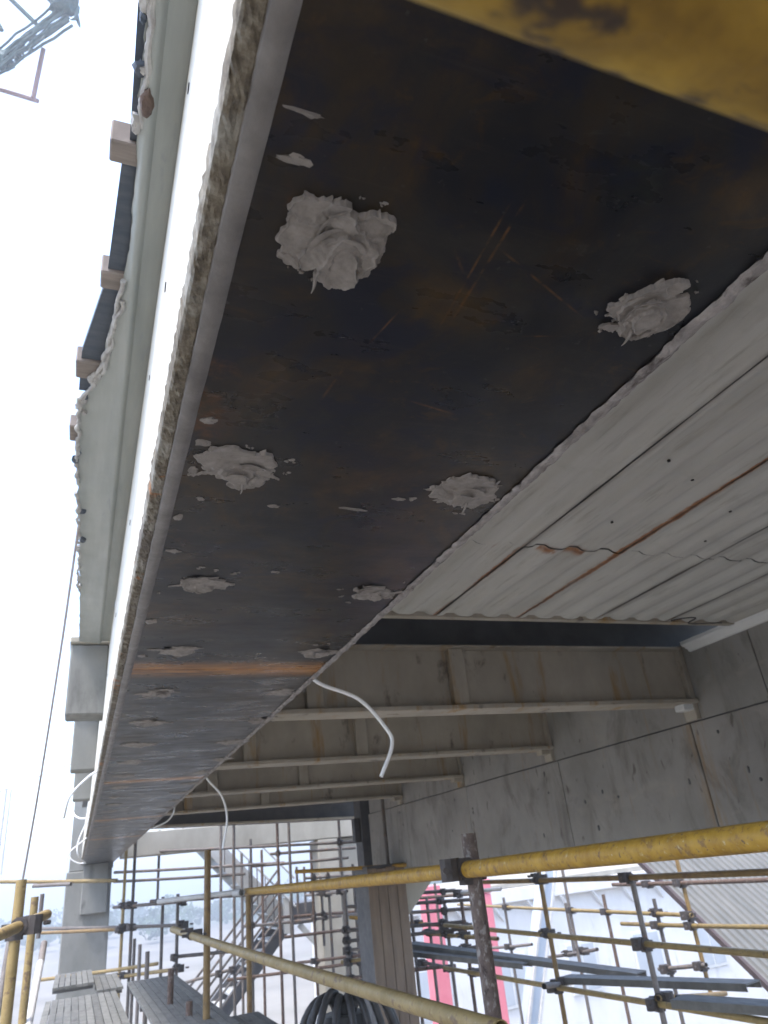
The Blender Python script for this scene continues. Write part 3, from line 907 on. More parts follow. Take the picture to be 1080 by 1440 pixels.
def blob_mesh(cx, cy, strokes, rad, n, seed, crumbs=6, drip=False, lips=()):
    """trowelled epoxy over an anchor: overlapping swipes, each with a raised ragged rim, hanging under the plate"""
    rnd = random.Random(seed)
    # feathered rim: thin tongues dragged outwards from the outline
    strokes = list(strokes)
    tongues = []
    for k in range(26 if n > 120 else 15 if n > 60 else 8):
        a = rnd.uniform(0, 6.283)
        d = 0
        for s in strokes:      # how far the body reaches in this direction
            for r in range(4, 40):
                x, y = r / 40 * rad * math.cos(a), r / 40 * rad * math.sin(a)
                u = (x - s[0]) * math.cos(s[4]) + (y - s[1]) * math.sin(s[4])
                v = -(x - s[0]) * math.sin(s[4]) + (y - s[1]) * math.cos(s[4])
                if math.hypot(u / s[2], v / s[3]) < .95:
                    d = max(d, r / 40 * rad)
        L = rad * rnd.uniform(.05, .17)
        d = min(d, rad * .93 - L)
        tongues.append((d * math.cos(a), d * math.sin(a), L, rad * rnd.uniform(.022, .06), a + rnd.uniform(-.7, .7), rnd.uniform(.0012, .0028), .0, .0))
    strokes = tongues + strokes
    lips = [q + len(tongues) for q in lips]
    H = [[0.0] * (n + 1) for _ in range(n + 1)]
    F = [[-1.0] * (n + 1) for _ in range(n + 1)]
    for i in range(n + 1):
        for k in range(n + 1):
            x = -rad + 2 * rad * k / n
            y = -rad + 2 * rad * i / n
            jx = .09 * rad * noise.noise(Vector((x * 55, y * 55, seed))) + .035 * rad * noise.noise(Vector((x * 190, y * 190, seed)))
            jy = .09 * rad * noise.noise(Vector((x * 55 + 9, y * 55, seed + 5))) + .035 * rad * noise.noise(Vector((x * 190 + 4, y * 190, seed)))
            h = 0.0
            for q, (sx, sy, a, b, ang, th, tx, ty) in enumerate(strokes):
                u = (x + jx - sx) * math.cos(ang) + (y + jy - sy) * math.sin(ang)
                v = -(x + jx - sx) * math.sin(ang) + (y + jy - sy) * math.cos(ang)
                rho = math.hypot(u / a, v / b)
                rho *= 1 + .20 * noise.noise(Vector((math.cos(math.atan2(v, u)) * 3, math.sin(math.atan2(v, u)) * 3, q * 3.1 + seed)))
                F[i][k] = max(F[i][k], 1 - rho)
                if rho < 1:
                    streak = .0006 * noise.noise(Vector((u * 40, v * 260, q + seed))) + .0002 * noise.noise(Vector((u * 300, v * 300, q)))
                    val = (.92 if n > 120 else .7) * (th + tx * u / a + ty * v / b) + .0022 * math.exp(-((.95 - rho) / .04) ** 2) * (.5 + noise.noise(Vector((u * 40, v * 40, q + 7)))) + streak
                    h = max(val, .0012) if val > h - .0045 else h
            H[i][k] = h
    G = [r[:] for r in H]
    for i in range(1, n):
        for k in range(1, n):
            if G[i][k] > 0:
                H[i][k] = (3 * G[i][k] + G[i - 1][k] + G[i + 1][k] + G[i][k - 1] + G[i][k + 1]) / 7
    m = MB()
    idx = {}
    vs, fs = [], []

    def pos(i, k):
        return cx - rad + 2 * rad * k / n, cy - rad + 2 * rad * i / n

    def vid(i, k):
        if (i, k) not in idx:
            idx[(i, k)] = len(vs)
            x, y = pos(i, k)
            if F[i][k] > 0:
                vs.append((x, y, .4990 - H[i][k]))
            else:      # pull the rim vertex back to the outline
                sx = sy = c = 0
                for a in (-1, 0, 1):
                    for e in (-1, 0, 1):
                        p, q = i + a, k + e
                        if 0 <= p <= n and 0 <= q <= n and F[p][q] > 0:
                            t = F[p][q] / (F[p][q] - F[i][k])
                            px, py = pos(p, q)
                            sx += px + (x - px) * t
                            sy += py + (y - py) * t
                            c += 1
                vs.append((sx / c, sy / c, .4994) if c else (x, y, .4994))
        return idx[(i, k)]
    for i in range(n):
        for k in range(n):
            q = (F[i][k], F[i + 1][k], F[i][k + 1], F[i + 1][k + 1])
            if max(q) > 0:
                fs.append((vid(i, k), vid(i + 1, k), vid(i + 1, k + 1), vid(i, k + 1)))
    m.add(vs, fs)
    for q in lips:      # thin lips left standing where the trowel lifted off
        sx, sy, a, b, ang, th, _, _ = strokes[q]
        a0 = rnd.uniform(0, 6.28)
        span = rnd.uniform(1.3, 2.6)
        hh = rnd.uniform(.0025, .0048)
        nn = 22
        rows = []
        for i in range(nn + 1):
            t = i / nn
            e = max(0.0, math.sin(math.pi * t)) ** .6 * (.75 + .5 * noise.noise(Vector((t * 5, q, seed)))) + .02
            ca, sa = a * math.cos(a0 + span * t), b * math.sin(a0 + span * t)
            row = []
            for s, hz in ((.93, .0), (.98, .45), (1.06, .85), (1.13, 1.0), (1.09, 1.02), (1.02, .75), (.95, .35), (.90, .0)):
                w = 1 + (s - 1) * (.6 + e) + .05 * noise.noise(Vector((t * 6, s * 2, q + seed)))
                u, v = ca * w, sa * w
                row.append((cx + sx + u * math.cos(ang) - v * math.sin(ang), cy + sy + u * math.sin(ang) + v * math.cos(ang), .4992 - th * .7 - hh * hz * e + (th * .7 if hz == 0 else 0)))
            rows.append(row)
        m.grid(rows)
    for k in range(crumbs):
        a = rnd.uniform(0, 6.28)
        d = rad * rnd.uniform(.78, 1.2)
        s = rad * rnd.uniform(.012, .05)
        for w in range(3):
            m.lump((cx + d * math.cos(a) + rnd.gauss(0, s), cy + d * math.sin(a) + rnd.gauss(0, s), .4992), s * rnd.uniform(.5, 1.8), s * rnd.uniform(.4, 1), .0015, 8, seed + k + w, .9)
    if drip:
        x, y = cx + drip[0], cy + drip[1]
        m.tube(curve([(x, y - .004, .493), (x, y + .001, .489), (x + .001, y + .010, .487), (x + .0005, y + .017, .4865)], 4), .0022, 7,
               taper=[1.4 - 1.25 * q / 12 for q in range(13)])
    return m


def random_strokes(rnd, s, stretch=1.0):
    st = []
    for k in range(rnd.randint(6, 8)):
        a = rnd.uniform(0, 6.28)
        d = rnd.uniform(.1, .55) * s
        ra = s * rnd.uniform(.28, .6)
        st.append((d * math.cos(a) * stretch, d * math.sin(a) * 1.1, ra * stretch, ra * rnd.uniform(.5, 1.0), rnd.uniform(-.7, .7), rnd.uniform(.0015, .0045), rnd.uniform(-.003, .003), rnd.uniform(-.003, .003)))
    for k in range(2):      # thin dragged tails
        a = rnd.choice((0, math.pi)) + rnd.uniform(-.4, .4)
        st.append((s * .75 * math.cos(a), s * .5 * math.sin(a), s * .42, s * rnd.uniform(.08, .16), a, .0016, .001, 0))
    st.append((s * rnd.uniform(-.15, .15), s * rnd.uniform(-.1, .2), s * .40, s * .36, 0, .007, .002, .002))
    st.append((s * rnd.uniform(-.2, .2), s * .2, s * .26, s * .30, rnd.uniform(-1, 1), .010, .002, .003))
    return st


near_left = [(-.022, .002, .026, .036, .1, .0035, .001, -.001), (-.026, -.028, .021, .013, -.15, .0045, -.001, .001), (-.006, -.031, .010, .012, .7, .0055, -.001, -.002),
             (.027, -.026, .021, .013, -.35, .0050, .001, -.002), (.020, .000, .028, .036, .2, .0045, -.002, .002), (.037, .010, .010, .026, .1, .0045, .001, 0),
             (-.034, .032, .012, .005, .5, .003, 0, 0), (.002, -.012, .017, .023, .3, .0075, .003, -.002), (.012, .010, .029, .028, -.3, .0085, .003, .003),
             (.010, .018, .021, .026, .2, .0120, -.003, .003), (-.012, .014, .008, .022, .5, .0100, .003, .002), (.016, .024, .013, .020, -.2, .0135, .002, .003)]
near_right = [(.000, .000, .032, .030, -.3, .0035, .001, .001), (-.008, -.020, .034, .012, -.75, .0055, .002, -.002), (.008, -.036, .010, .010, 0, .006, .001, -.001), (.024, .004, .021, .032, .3, .0050, .001, .002),
              (-.024, .014, .020, .009, .5, .0045, -.001, .001), (-.014, .004, .016, .020, .2, .006, -.002, .001), (.004, .008, .023, .023, 0, .0105, .001, .0), (.006, .026, .017, .016, .2, .0085, 0, .003),
              (-.016, .034, .016, .004, -.4, .003, 0, 0), (.020, .030, .016, .005, -.3, .005, 0, 0), (.004, .008, .015, .015, 0, .0145, .0, .001)]
lx = [.170, .163, .176, .181, .176]
rx = [.516, .517, .535, .538, .550, .553]
rnd = random.Random(21)
for k in range(27):
    for side in (0, 1):
        tab, sp = ((lx, .4265), (rx, .430))[side]
        y = (.427 if side == 0 else .424) + k * sp + (rnd.uniform(-.008, .008) if k else 0)
        if k == 0:
            st, rad, n = (near_left, .052, 170) if side == 0 else (near_right, .048, 160)
            m = blob_mesh(tab[0], y, st, rad, n, 3 + side, 8, (-.006, .040) if side == 0 else (.002, .032), (3, 4, 7, 8, 9, 11) if side == 0 else (1, 3, 5, 6, 7))
        else:
            x = (tab[k] if k < len(tab) else tab[-1] + rnd.uniform(-.012, .012))
            rad = .078
            st = random_strokes(rnd, rnd.uniform(.052, .062), rnd.uniform(.95, 1.25))
            m = blob_mesh(x, y, st, rad, 84 if k < 3 else 40 if k < 8 else 16, 30 + 2 * k + side, 4 if k < 6 else 0,
                          (rnd.uniform(-.01, .012), .024) if k < 2 else False, (1, 3, len(st) - 2, len(st) - 1) if k < 6 else ())
        m.build('epoxy_patch', MAT['epoxy'], bm, smooth=True)
# flecks and smears of epoxy on the plate beside the fillet
rnd = random.Random(5)
for x, y, sx, sy in ((.105, .735, .012, .006), (.108, .79, .010, .013), (.104, .86, .008, .012), (.112, 1.13, .014, .009), (.104, 1.0, .008, .012), (.115, .32, .016, .003),
                     (.118, .36, .012, .008), (.30, 1.20, .008, .009), (.235, .94, .012, .006), (.36, .93, .02, .004), (.105, 1.5, .012, .02), (.104, 1.75, .01, .018), (.42, .885, .012, .005)):
    m = MB()
    for k in range(3):
        m.lump((x + rnd.uniform(-.4, .4) * sx, y + rnd.uniform(-.4, .4) * sy, .4994), sx * rnd.uniform(.4, .9), sy * rnd.uniform(.4, .9), .0016, 9, rnd.random() * 50, .8)
    m.build('epoxy_fleck', MAT['epoxy'], bm, smooth=True)

# ================================================================ overhang beyond the beam
EDGE = [(-1.5, .002), (.6, .0), (.82, .0), (.95, .004), (1.16, .003), (1.3, -.014), (1.5, -.036), (1.6, -.056), (1.68, -.086), (2.0, -.092), (2.5, -.083), (3.28, -.078), (3.84, -.078)]
ov = thing('deck_overhang', (.0, 1.6, DZ), 'grey-green ribbed metal overhang with torn outer edge above the white beam side', 'metal sheet')
for y0, y1, dz in ((-1.5, 2.27, 0), (2.272, 3.84, .003)):
    rows = []
    n = int((y1 - y0) / .014)
    for i in range(n + 1):
        y = y0 + (y1 - y0) * i / n
        xo = lerp_tab(EDGE, y) + .004 * noise.noise(Vector((y * 22, 3, 1))) + .003 * noise.noise(Vector((y * 61, 3, 1)))
        r = [(.0695, y, DZ + dz)]
        for x, z in ((.036, .0), (.030, -.001), (.025, -.008), (.020, -.0125), (.014, -.0125), (.009, -.008)):
            r.append((x, y, DZ + z + dz))
        xi = min(.004, max(xo + .004, -.5))
        r.append((xi if xi > xo else xo + .001, y, DZ - .001 + dz))
        for t in (.5, .85, 1):
            r.append((xi + (xo - xi) * t, y, DZ + dz - .001 + .004 * t * noise.noise(Vector((y * 15, t, 7)))))
        rows.append(r)
    MB().grid(rows).build('sheet', MAT['sheet'], ov, smooth=True)
# hardened slurry that ran over the torn edge
rnd = random.Random(9)
for y0, y1, off in ((.60, .86, .006), (.62, .80, .012), (1.22, 1.52, .004), (1.28, 1.56, .012), (1.50, 1.72, .004), (1.66, 2.15, .0), (2.2, 2.6, -.002), (2.62, 3.1, -.002)):
    pts = []
    k = 0
    y = y0
    while y < y1:
        pts.append((lerp_tab(EDGE, y) + off + .010 * noise.noise(Vector((y * 30, off * 300, 2))), y, DZ - .006 + .006 * noise.noise(Vector((y * 26, 5, off * 100)))))
        y += .018
    c = curve(pts, 3)
    MB().tube(c, .0055, 7, taper=[.7 + .6 * noise.noise(Vector((q * .6, y0, 0))) + .25 for q in range(len(c))]).build('slurry_run', MAT['slurry'], ov, smooth=True)
for k in range(26):
    y = rnd.choice((rnd.uniform(.6, .86), rnd.uniform(1.5, 1.8), rnd.uniform(1.8, 3.2)))
    MB().lump((lerp_tab(EDGE, y) + rnd.uniform(-.004, .014), y, DZ - .003), rnd.uniform(.006, .013), rnd.uniform(.008, .022), .008, 8, k, .7).build('slurry_lump', MAT['slurry' if k % 3 else 'board'], ov, smooth=True)
MB().lump((.012, .800, DZ - .012), .012, .030, .010, 9, 4, .4).build('mud_lump', MAT['rust'], ov, smooth=True)

# dark formwork boards standing proud of the edge
for poly, lab in (([(-.016, .30), (.05, .30), (.05, .905), (-.010, .905)], 'dark formwork board at top of the overhang edge'),
                  ([(-.020, .93), (.05, .93), (.05, 1.24), (-.036, 1.24)], 'dark blue formwork board between the first two timber stubs'),
                  ([(-.037, 1.245), (.05, 1.245), (.05, 1.66), (-.089, 1.66), (-.083, 1.50)], 'dark tapering formwork board between second and third timber stubs')):
    m = MB()
    n = len(poly)
    m.add([(x, y, z) for z in (1.176, 1.192) for x, y in poly], [tuple(range(n - 1, -1, -1)), tuple(range(n, 2 * n))] + [(k, (k + 1) % n, n + (k + 1) % n, n + k) for k in range(n)])
    tag(m.build('formwork_board', MAT['board']), lab, 'board', 'formwork boards on the overhang edge')
for x0, x1, y, w, hgt, lab in ((-.042, .06, .893, .046, .036, 'topmost pale timber stub sticking out past the overhang edge'),
                               (-.048, .06, 1.21, .052, .03, 'second timber stub down along the overhang edge'),
                               (-.096, .05, 1.525, .07, .028, 'third, blue-shaded timber stub along the overhang edge'),
                               (-.112, .05, 1.82, .08, .02, 'lowest small timber stub beside the frayed overhang edge')):
    m = MB()
    m.box(x0, x1, y, y + w, 1.1655, 1.1655 + hgt + .02, .003)
    tag(m.build('timber_stub', MAT['timber']), lab, 'timber', 'timber stubs along the overhang edge')

# ================================================================ columns and far structure
t = thing('beam_column', (.2, 15.3, GROUND), 'grey concrete column under the far end of the plated beam', 'column')
MB().box(-.165, .585, 15.02, 15.7, GROUND, .40, .015).build('shaft', MAT['column'], t)
MB().box(-.13, .60, 15.03, 15.72, .405, 1.9, .01).build('upper_shaft', MAT['column'], t)
MB().box(.10, .52, 14.85, 15.015, -.28, .498, .012).build('corbel', MAT['column'], t)

t = thing('end_column', (3.87, 10.8, GROUND), 'narrow dark column at the far end of the grey girder', 'column')
MB().box(3.80, 3.97, 10.66, 10.95, GROUND, 1.12, .006).build('shaft', MAT['darksteel'], t)
MB().box(3.70, 3.78, 10.68, 10.8, .3, .62, .004).build('bracket', MAT['darksteel'], t)

t = thing('brown_column', (3.65, 9.65, GROUND), 'brown boarded column carrying the grey girder', 'column')
MB().box(3.40, 3.90, 9.45, 9.95, GROUND, -.02).build('core', MAT['darksteel'], t)
for k in range(4):
    MB().box(3.392 + k * .128, 3.392 + k * .128 + .122, 9.425, 9.449, GROUND, -.05 - .01 * (k % 2), .004).build('board', MAT['brown'], t)
m = MB()
m.add([(3.9, 9.45, -.62), (4.28, 9.45, -.26), (4.28, 9.45, -.09), (3.9, 9.45, -.09), (3.9, 9.9, -.62), (4.28, 9.9, -.26), (4.28, 9.9, -.09), (3.9, 9.9, -.09)],
      [(0, 1, 2, 3), (7, 6, 5, 4), (0, 4, 5, 1), (1, 5, 6, 2), (2, 6, 7, 3), (3, 7, 4, 0)])
m.build('corbel', MAT['cream'], t)

t = thing('cream_portal', (3.3, 14.7, GROUND), 'cream concrete column and lintel behind the dark end girder', 'portal')
MB().box(4.26, 4.66, 14.5, 15.1, GROUND, .52, .01).build('column', MAT['cream'], t)
MB().box(4.70, 5.12, 14.62, 15.1, GROUND, .52, .01).build('column', MAT['cream'], t)
MB().box(.7, 5.6, 14.5, 15.05, .53, .92, .01).build('lintel', MAT['cream'], t)
MB().box(4.66, 4.70, 14.7, 15.0, GROUND, .5).build('groove', MAT['column'], t)

# ---------------------------------------------------------------- stair beyond the deck
st = thing('site_stair', (3.2, 16.6, GROUND), 'pale steel stair with sloping rails behind the far scaffold', 'stair')
for y in (15.9, 17.0):
    m = MB()
    m.beam((1.95, y, 1.20), (4.0, y, -.92), .05, .30, (0, 0, 1))
    m.build('stringer', MAT['stair'], st)
    m = MB()
    m.beam((4.0, y, -.85), (1.2, y, -3.7), .06, .22, (0, 0, 1))
    m.build('stringer', MAT['darksteel'], st)
for k in range(11):
    x = 2.05 + k * .185
    z = 1.05 - k * .192
    MB().box(x - .13, x + .13, 15.93, 16.97, z - .02, z + .015).build('tread', MAT['stair'], st)
for k in range(14):
    x = 3.9 - k * .19
    z = -.95 - k * .193
    MB().box(x - .13, x + .13, 15.93, 16.97, z - .02, z + .015).build('tread', MAT['stair'], st)
MB().box(3.92, 5.45, 15.85, 17.1, -.92, -.55, .01).build('landing', MAT['darksteel'], st)
MB().box(3.86, 4.02, 15.75, 15.84, -1.05, -.42, .005).build('post', MAT['stair'], st)
for k in range(6):
    dz = .18 + .2 * k
    MB().tube([(3.75, 15.72, -.98 + dz - .12), (1.6, 15.72, -3.2 + dz - .12)], .022, 8).build('rail', MAT['steel'], st)
for k in range(2):
    MB().tube([(2.5, 15.75, 1.35 + .5 * k - .35), (4.1, 15.75, -.25 + .5 * k - .35)], .02, 8).build('rail', MAT['whitetube'], st)
for k in range(9):
    x = 2.7 + k * .16
    MB().tube([(x, 15.75, 1.15 - (x - 2.5) - .15), (x, 15.75, .65 - (x - 2.5) - .3)], .012, 6).build('baluster', MAT['steel'], st)
for x in (4.3, 5.0):
    m = MB()
    m.beam((x - .1, 15.9, -.93), (x + .95, 15.9, -2.1), .08, .10)
    m.build('strut', MAT['stair'], st)

# ---------------------------------------------------------------- things beyond the girder, right
for x, lab in ((8.12, 'pink column on the left, behind the scaffold planks'), (9.52, 'pink column half hidden by the rusty near upright')):
    t = thing('pink_column', (x, 18.2, GROUND), lab, 'column', 'pink columns beyond the scaffold')
    MB().box(x - .20, x + .20, 18.0, 18.4, GROUND, -.95, .02).build('shaft', MAT['pink'], t)
    MB().box(x - .22, x + .22, 17.98, 18.42, -.94, -.62, .02).build('head', MAT['pink'], t)
m = MB()
m.beam((11.46, 18, -.6), (9.0, 18, -6.98), .38, .30, (0, 1, 0))
t = thing('inclined_strut', (9.0, 18, GROUND), 'leaning blue-grey steel strut right of the pink columns', 'strut')
m.build('shaft', MAT['bluegrey'], t)
for s in (-1, 1):
    m = MB()
    m.beam((11.46 + s * .16, 17.85, -.6), (9.0 + s * .16, 17.85, -6.98), .06, .14, (0, 1, 0))
    m.build('flange', MAT['whitetube'], t)

t = thing('pale_building', (16, 27, GROUND), 'overexposed white building with cornice far behind the right scaffold', 'building')
MB().box(9.5, 32, 26, 34, GROUND, -1.75).build('wall', MAT['wall'], t)
MB().box(9.4, 32.1, 25.7, 34, -1.745, -1.30, .03).build('cornice', MAT['wall'], t)
MB().box(9.45, 32.05, 25.85, 34, -1.295, -1.12, .02).build('parapet', MAT['cream'], t)
for k in range(14):
    x = 11 + k * 1.45
    m = MB()
    m.beam((x, 25.75, -1.75), (x + .5, 25.98, -2.3), .08, .08)
    m.build('bracket', MAT['wall'], t)
for k in range(7):
    x = 10.7 + k * 3.0
    f = MB().box(x, x + 1.3, 25.94, 25.99, -4.9, -3.3, .01).build('window', MAT['trim'], t)
    MB().box(x + .08, x + .62, 25.92, 25.938, -4.8, -3.4).build('pane', MAT['pane'], f)
    MB().box(x + .68, x + 1.22, 25.92, 25.938, -4.8, -3.4).build('pane', MAT['pane'], f)

# sloping ribbed roof seen below the girder
t = thing('ribbed_roof', (10.5, 8.5, -1.5), 'sloping pale ribbed roof sheet with dark edge at lower right', 'roof')
E1, E2 = Vector((8.06, 10.04, -.33)), Vector((8.25, 8.1, -2.06))
rib = (E2 - E1).normalized()
side = Vector((1, .30, .25)).normalized()
rows = []
NR = 22
pr = []
for k in range(NR):
    u = k * .14
    pr += [(u, 0), (u + .09, 0), (u + .105, .035), (u + .125, .035)]
for e in (-.8, 0, .5, 1.0, 1.5, 2.2, 3.2):
    b = E1 + rib * e * 1.0
    rows.append([b + side * u + rib.cross(side).normalized() * h for u, h in pr])
MB().grid(rows).build('sheet', MAT['awning'], t)
m = MB()
m.beam(E1 - rib * .8 - side * .03, E1 + rib * 3.2 - side * .03, .07, .06, side)
m.build('edge_angle', MAT['purple'], t)

# ================================================================ scaffolds
MATS = dict(greyrust='greyrust', yellow='yellow', ochre='ochre', olive='olive', rust='rust', steel='steel', white='whitetube')
LAB = {
    'near': ('yellow tube scaffold nearest the camera with one rusty upright', 'near'),
    'right': ('ochre tube scaffold front row below the girder at right', 'r'),
    'right_back': ('thin grey tube scaffold back row in front of the ribbed roof', 'rb'),
    'centre': ('dark tube scaffold in front of the stair, far under the deck', 'c'),
    'mid': ('dense tube scaffold around the brown column under the girder', 'm'),
    'left': ('dark tube scaffold around the slatted platforms beside the far concrete column', 'l'),
    'corner': ('yellow tube scaffold in the lower left corner', 'k'),
}


def coupler_mesh():
    m = MB()
    m.tube([(-.032, 0, 0), (.032, 0, 0)], .0315, 10)
    m.tube([(0, .045, -.032), (0, .045, .032)], .0315, 10)
    m.box(-.026, .026, -.004, .05, -.026, .026)
    m.box(-.012, .012, -.064, -.02, -.010, .010)
    m.tube([(0, -.03, .03), (0, -.075, .03)], .009, 6)
    m.tube([(.03, .08, 0), (.06, .09, 0)], .009, 6)
    m.box(-.02, .02, -.045, .01, .022, .046)
    me = bpy.data.meshes.new('coupler')
    me.from_pydata(m.v, [], m.f)
    me.update()
    me.materials.append(MAT['clamp'])
    return me


CM = coupler_mesh()
rnd = random.Random(2)
for fr, (tubes, cps) in FRAMES.items():
    lab = LAB[fr][0]
    cx = sum(a[0] + b[0] for a, b, _ in tubes) / len(tubes) / 2
    cy = sum(a[1] + b[1] for a, b, _ in tubes) / len(tubes) / 2
    t = thing('scaffold', (cx, cy, GROUND), lab, 'scaffold', 'tube scaffolds')
    for a, b, mt in tubes:
        d = Vector(b) - Vector(a)
        nm = 'standard' if abs(d.normalized().z) > .93 else 'ledger'
        if nm == 'standard' or d.length < 1.5:
            pts = [a, b]
        else:      # a long ledger sags and wanders a little
            pts = []
            for k in range(9):
                p = Vector(a) + d * (k / 8)
                pts.append(p + Vector((0, 0, -.006 * math.sin(math.pi * k / 8))))
        MB().tube(pts, .0241, 16 if fr == 'near' else 10, hollow=True).build(nm, MAT[MATS[mt]], t, smooth=True)
    for p, w in cps:
        o = bpy.data.objects.new('coupler', CM)
        col.objects.link(o)
        o.parent = t
        o.location = (p[0] - cx, p[1] - cy, p[2] - GROUND)
        o.scale = [1.0 if fr == 'near' else rnd.uniform(1.15, 1.45)] * 3
        o.rotation_euler = (rnd.choice((0, math.pi)), 0, math.atan2(w[1], w[0]) + rnd.uniform(-.1, .1))

# the out-of-focus ledger just above the lens
m = MB()
m.tube([(-.6, .0552, .181), (1.9, .0552, .181)], .0241, 32, hollow=True)
tag(m.build('scaffold_tube', MAT['yellow_near'], smooth=True), 'blurred chipped yellow tube crossing the top right corner', 'scaffold tube')

# ---------------------------------------------------------------- planks on the right scaffold
PL = [((4.19, 10.2, -.985), (5.30, 6.95, -1.235), .17, 'long weathered blue-grey plank, farthest left of the right scaffold planks'),
      ((4.62, 7.30, -1.20), (5.02, 5.22, -1.135), .18, 'blue-grey plank in the middle with its end near the ribbed roof'),
      ((4.16, 5.10, -1.10), (4.70, 3.6, -1.115), .19, 'dark blue plank at the right picture edge below the other planks'),
      ((3.95, 10.4, -1.03), (4.75, 8.2, -1.16), .16, 'grey plank lying beside the brown column')]
for a, b, w, lab in PL:
    t = thing('scaffold_plank', tuple((Vector(a) + Vector(b)) / 2), lab, 'plank', 'planks on the right scaffold')
    a, b = Vector(a), Vector(b)
    m = MB()
    m.beam(a, b, w, .012)
    m.build('deck_plate', MAT['plank'], t)
    d = (b - a).normalized()
    sx = d.cross(Vector((0, 0, 1))).normalized()
    for s in (-1, 1):
        m = MB()
        m.beam(a + sx * s * (w / 2 + .0045) - Vector((0, 0, .02)), b + sx * s * (w / 2 + .0045) - Vector((0, 0, .02)), .008, .055)
        m.build('side_lip', MAT['plank'], t)
    m = MB()
    m.beam(a - d * .006 - Vector((0, 0, .02)), a - d * .001 - Vector((0, 0, .02)), w, .05)
    m.build('end_cap', MAT['darksteel'], t)

# ---------------------------------------------------------------- slatted platforms lower left
PF = [(-.17, .42, 5.2, 8.2, -.80, 'slatted grey platform nearest at lower left'),
      (-.13, .24, 8.55, 10.0, -.74, 'raised slatted board in front of the far concrete column'),
      (.26, .50, 8.4, 9.9, -.80, 'narrow slatted board beside the raised one'),
      (.56, 1.04, 5.5, 9.0, -.82, 'slatted platform behind the short dark posts'),
      (1.06, 1.45, 5.0, 6.9, -.97, 'low slatted platform at the foot of the ochre upright')]
for x0, x1, y0, y1, z, lab in PF:
    t = thing('slatted_platform', ((x0 + x1) / 2, (y0 + y1) / 2, z - .06), lab, 'platform', 'slatted platforms at lower left')
    n = int(round((x1 - x0) / .055))
    w = (x1 - x0) / n
    for k in range(n):
        MB().box(x0 + k * w, x0 + k * w + w - .007, y0 + random.uniform(0, .03), y1 - random.uniform(0, .03), z - .022, z + random.uniform(0, .003)).build('slat', MAT['slat'], t)
    for q in (.12, .5, .88):
        y = y0 + (y1 - y0) * q
        MB().box(x0, x1 - .01, y - .03, y + .03, z - .06, z - .0225).build('bearer', MAT['darksteel'], t)

t = thing('bounce_block_platform', (1.0, 0, -1.66), 'weathered timber working platform under the camera', 'platform')
t['kind'] = 'structure'  # out of view, added to keep ground light off the plate and deck
for k in range(17):
    x = -.75 + k * .255
    MB().box(x, x + .245, -5.0 + random.uniform(0, .1), 3.0 + random.uniform(0, .1), -1.64, -1.595, .004).build('plank', MAT['oldtimber'], t)
for y in (-3.5, -1.5, .5, 2.3):
    MB().tube([(-1.0, y, -1.665), (3.8, y, -1.665)], .0241, 10).build('bearer', MAT['steel'], t, smooth=True)

# ---------------------------------------------------------------- bundle of bent hoses on a drum
t = thing('hose_bundle', (2.2, 6.95, -1.5), 'bundle of bent black hoses at bottom centre', 'hose bundle')
MB().tube([(2.2, 6.95, -1.5), (2.2, 6.95, -1.14), (2.2, 6.95, -1.10)], .2, 24, taper=[1, 1, .93]).build('drum', MAT['rubber'], t, smooth=True)
rnd = random.Random(4)
for k in range(11):
    a = math.pi * (1.02 + k * .096) if k < 11 else 0
    a = R(200 - k * 21)
    ca, sa = math.cos(a), -abs(math.sin(a)) * .8
    rr = .36 + .06 * rnd.random()
    hh = .10 + .07 * rnd.random()
    p = [(2.2 + ca * .06, 6.95 + sa * .06, -1.12), (2.2 + ca * .13, 6.95 + sa * .13, -1.10 + hh), (2.2 + ca * .26, 6.95 + sa * .26, -1.10 + hh * .95), (2.2 + ca * rr, 6.95 + sa * rr, -1.16), (2.2 + ca * (rr + .09), 6.95 + sa * (rr + .09), -1.5)]
    c = curve(p, 7)
    MB().tube(c, .030, 9, taper=[1 + .06 * (q % 2) for q in range(len(c))]).build('hose', MAT['rubber'], t, smooth=True)
m = MB()
m.box(1.6, 2.9, 6.6, 7.3, -1.56, -1.505)
tag(m.build('support_board', MAT['plank']), 'plank under the bundle of black hoses', 'plank')

# ---------------------------------------------------------------- injection hoses
HS = [([(.600, 2.0, .500), (.630, 1.99, .478), (.726, 1.97, .432), (.800, 1.97, .350), (.815, 1.97, .30), (.772, 1.97, .216)], 'large clear injection hose curving down from the beam edge'),
      ([(.60, 4.1, .51), (.625, 4.1, .478), (.69, 4.1, .40), (.716, 4.1, .29), (.694, 4.1, .15)], 'thin clear hose hanging beside the far scaffold'),
      ([(.612, 5.6, .53), (.60, 5.6, .46), (.56, 5.6, .41), (.47, 5.6, .375)], 'short clear hose bent back under the beam'),
      ([(.066, 4.15, .575), (.02, 4.18, .55), (-.06, 4.25, .47), (-.085, 4.4, .38)], 'topmost white hose bent out from the left side of the beam'),
      ([(.066, 6.6, .56), (.0, 6.65, .56), (-.055, 6.7, .60), (-.085, 6.8, .70)], 'white hose looping upwards past the cantilever end'),
      ([(.066, 7.4, .62), (.02, 7.4, .52), (-.01, 7.4, .42), (.0, 7.4, .33), (.066, 7.5, .26)], 'white hose bowed out and back along the far beam side'),
      ([(.066, 8.6, .30), (.0, 8.6, .31), (-.07, 8.6, .36), (-.11, 8.6, .47)], 'lowest white hose near the far concrete column'),
      ([(.066, 8.0, .50), (-.01, 8.0, .44), (-.08, 8.0, .38), (-.10, 8.0, .30)], 'white hose crossing the others beside the far column')]
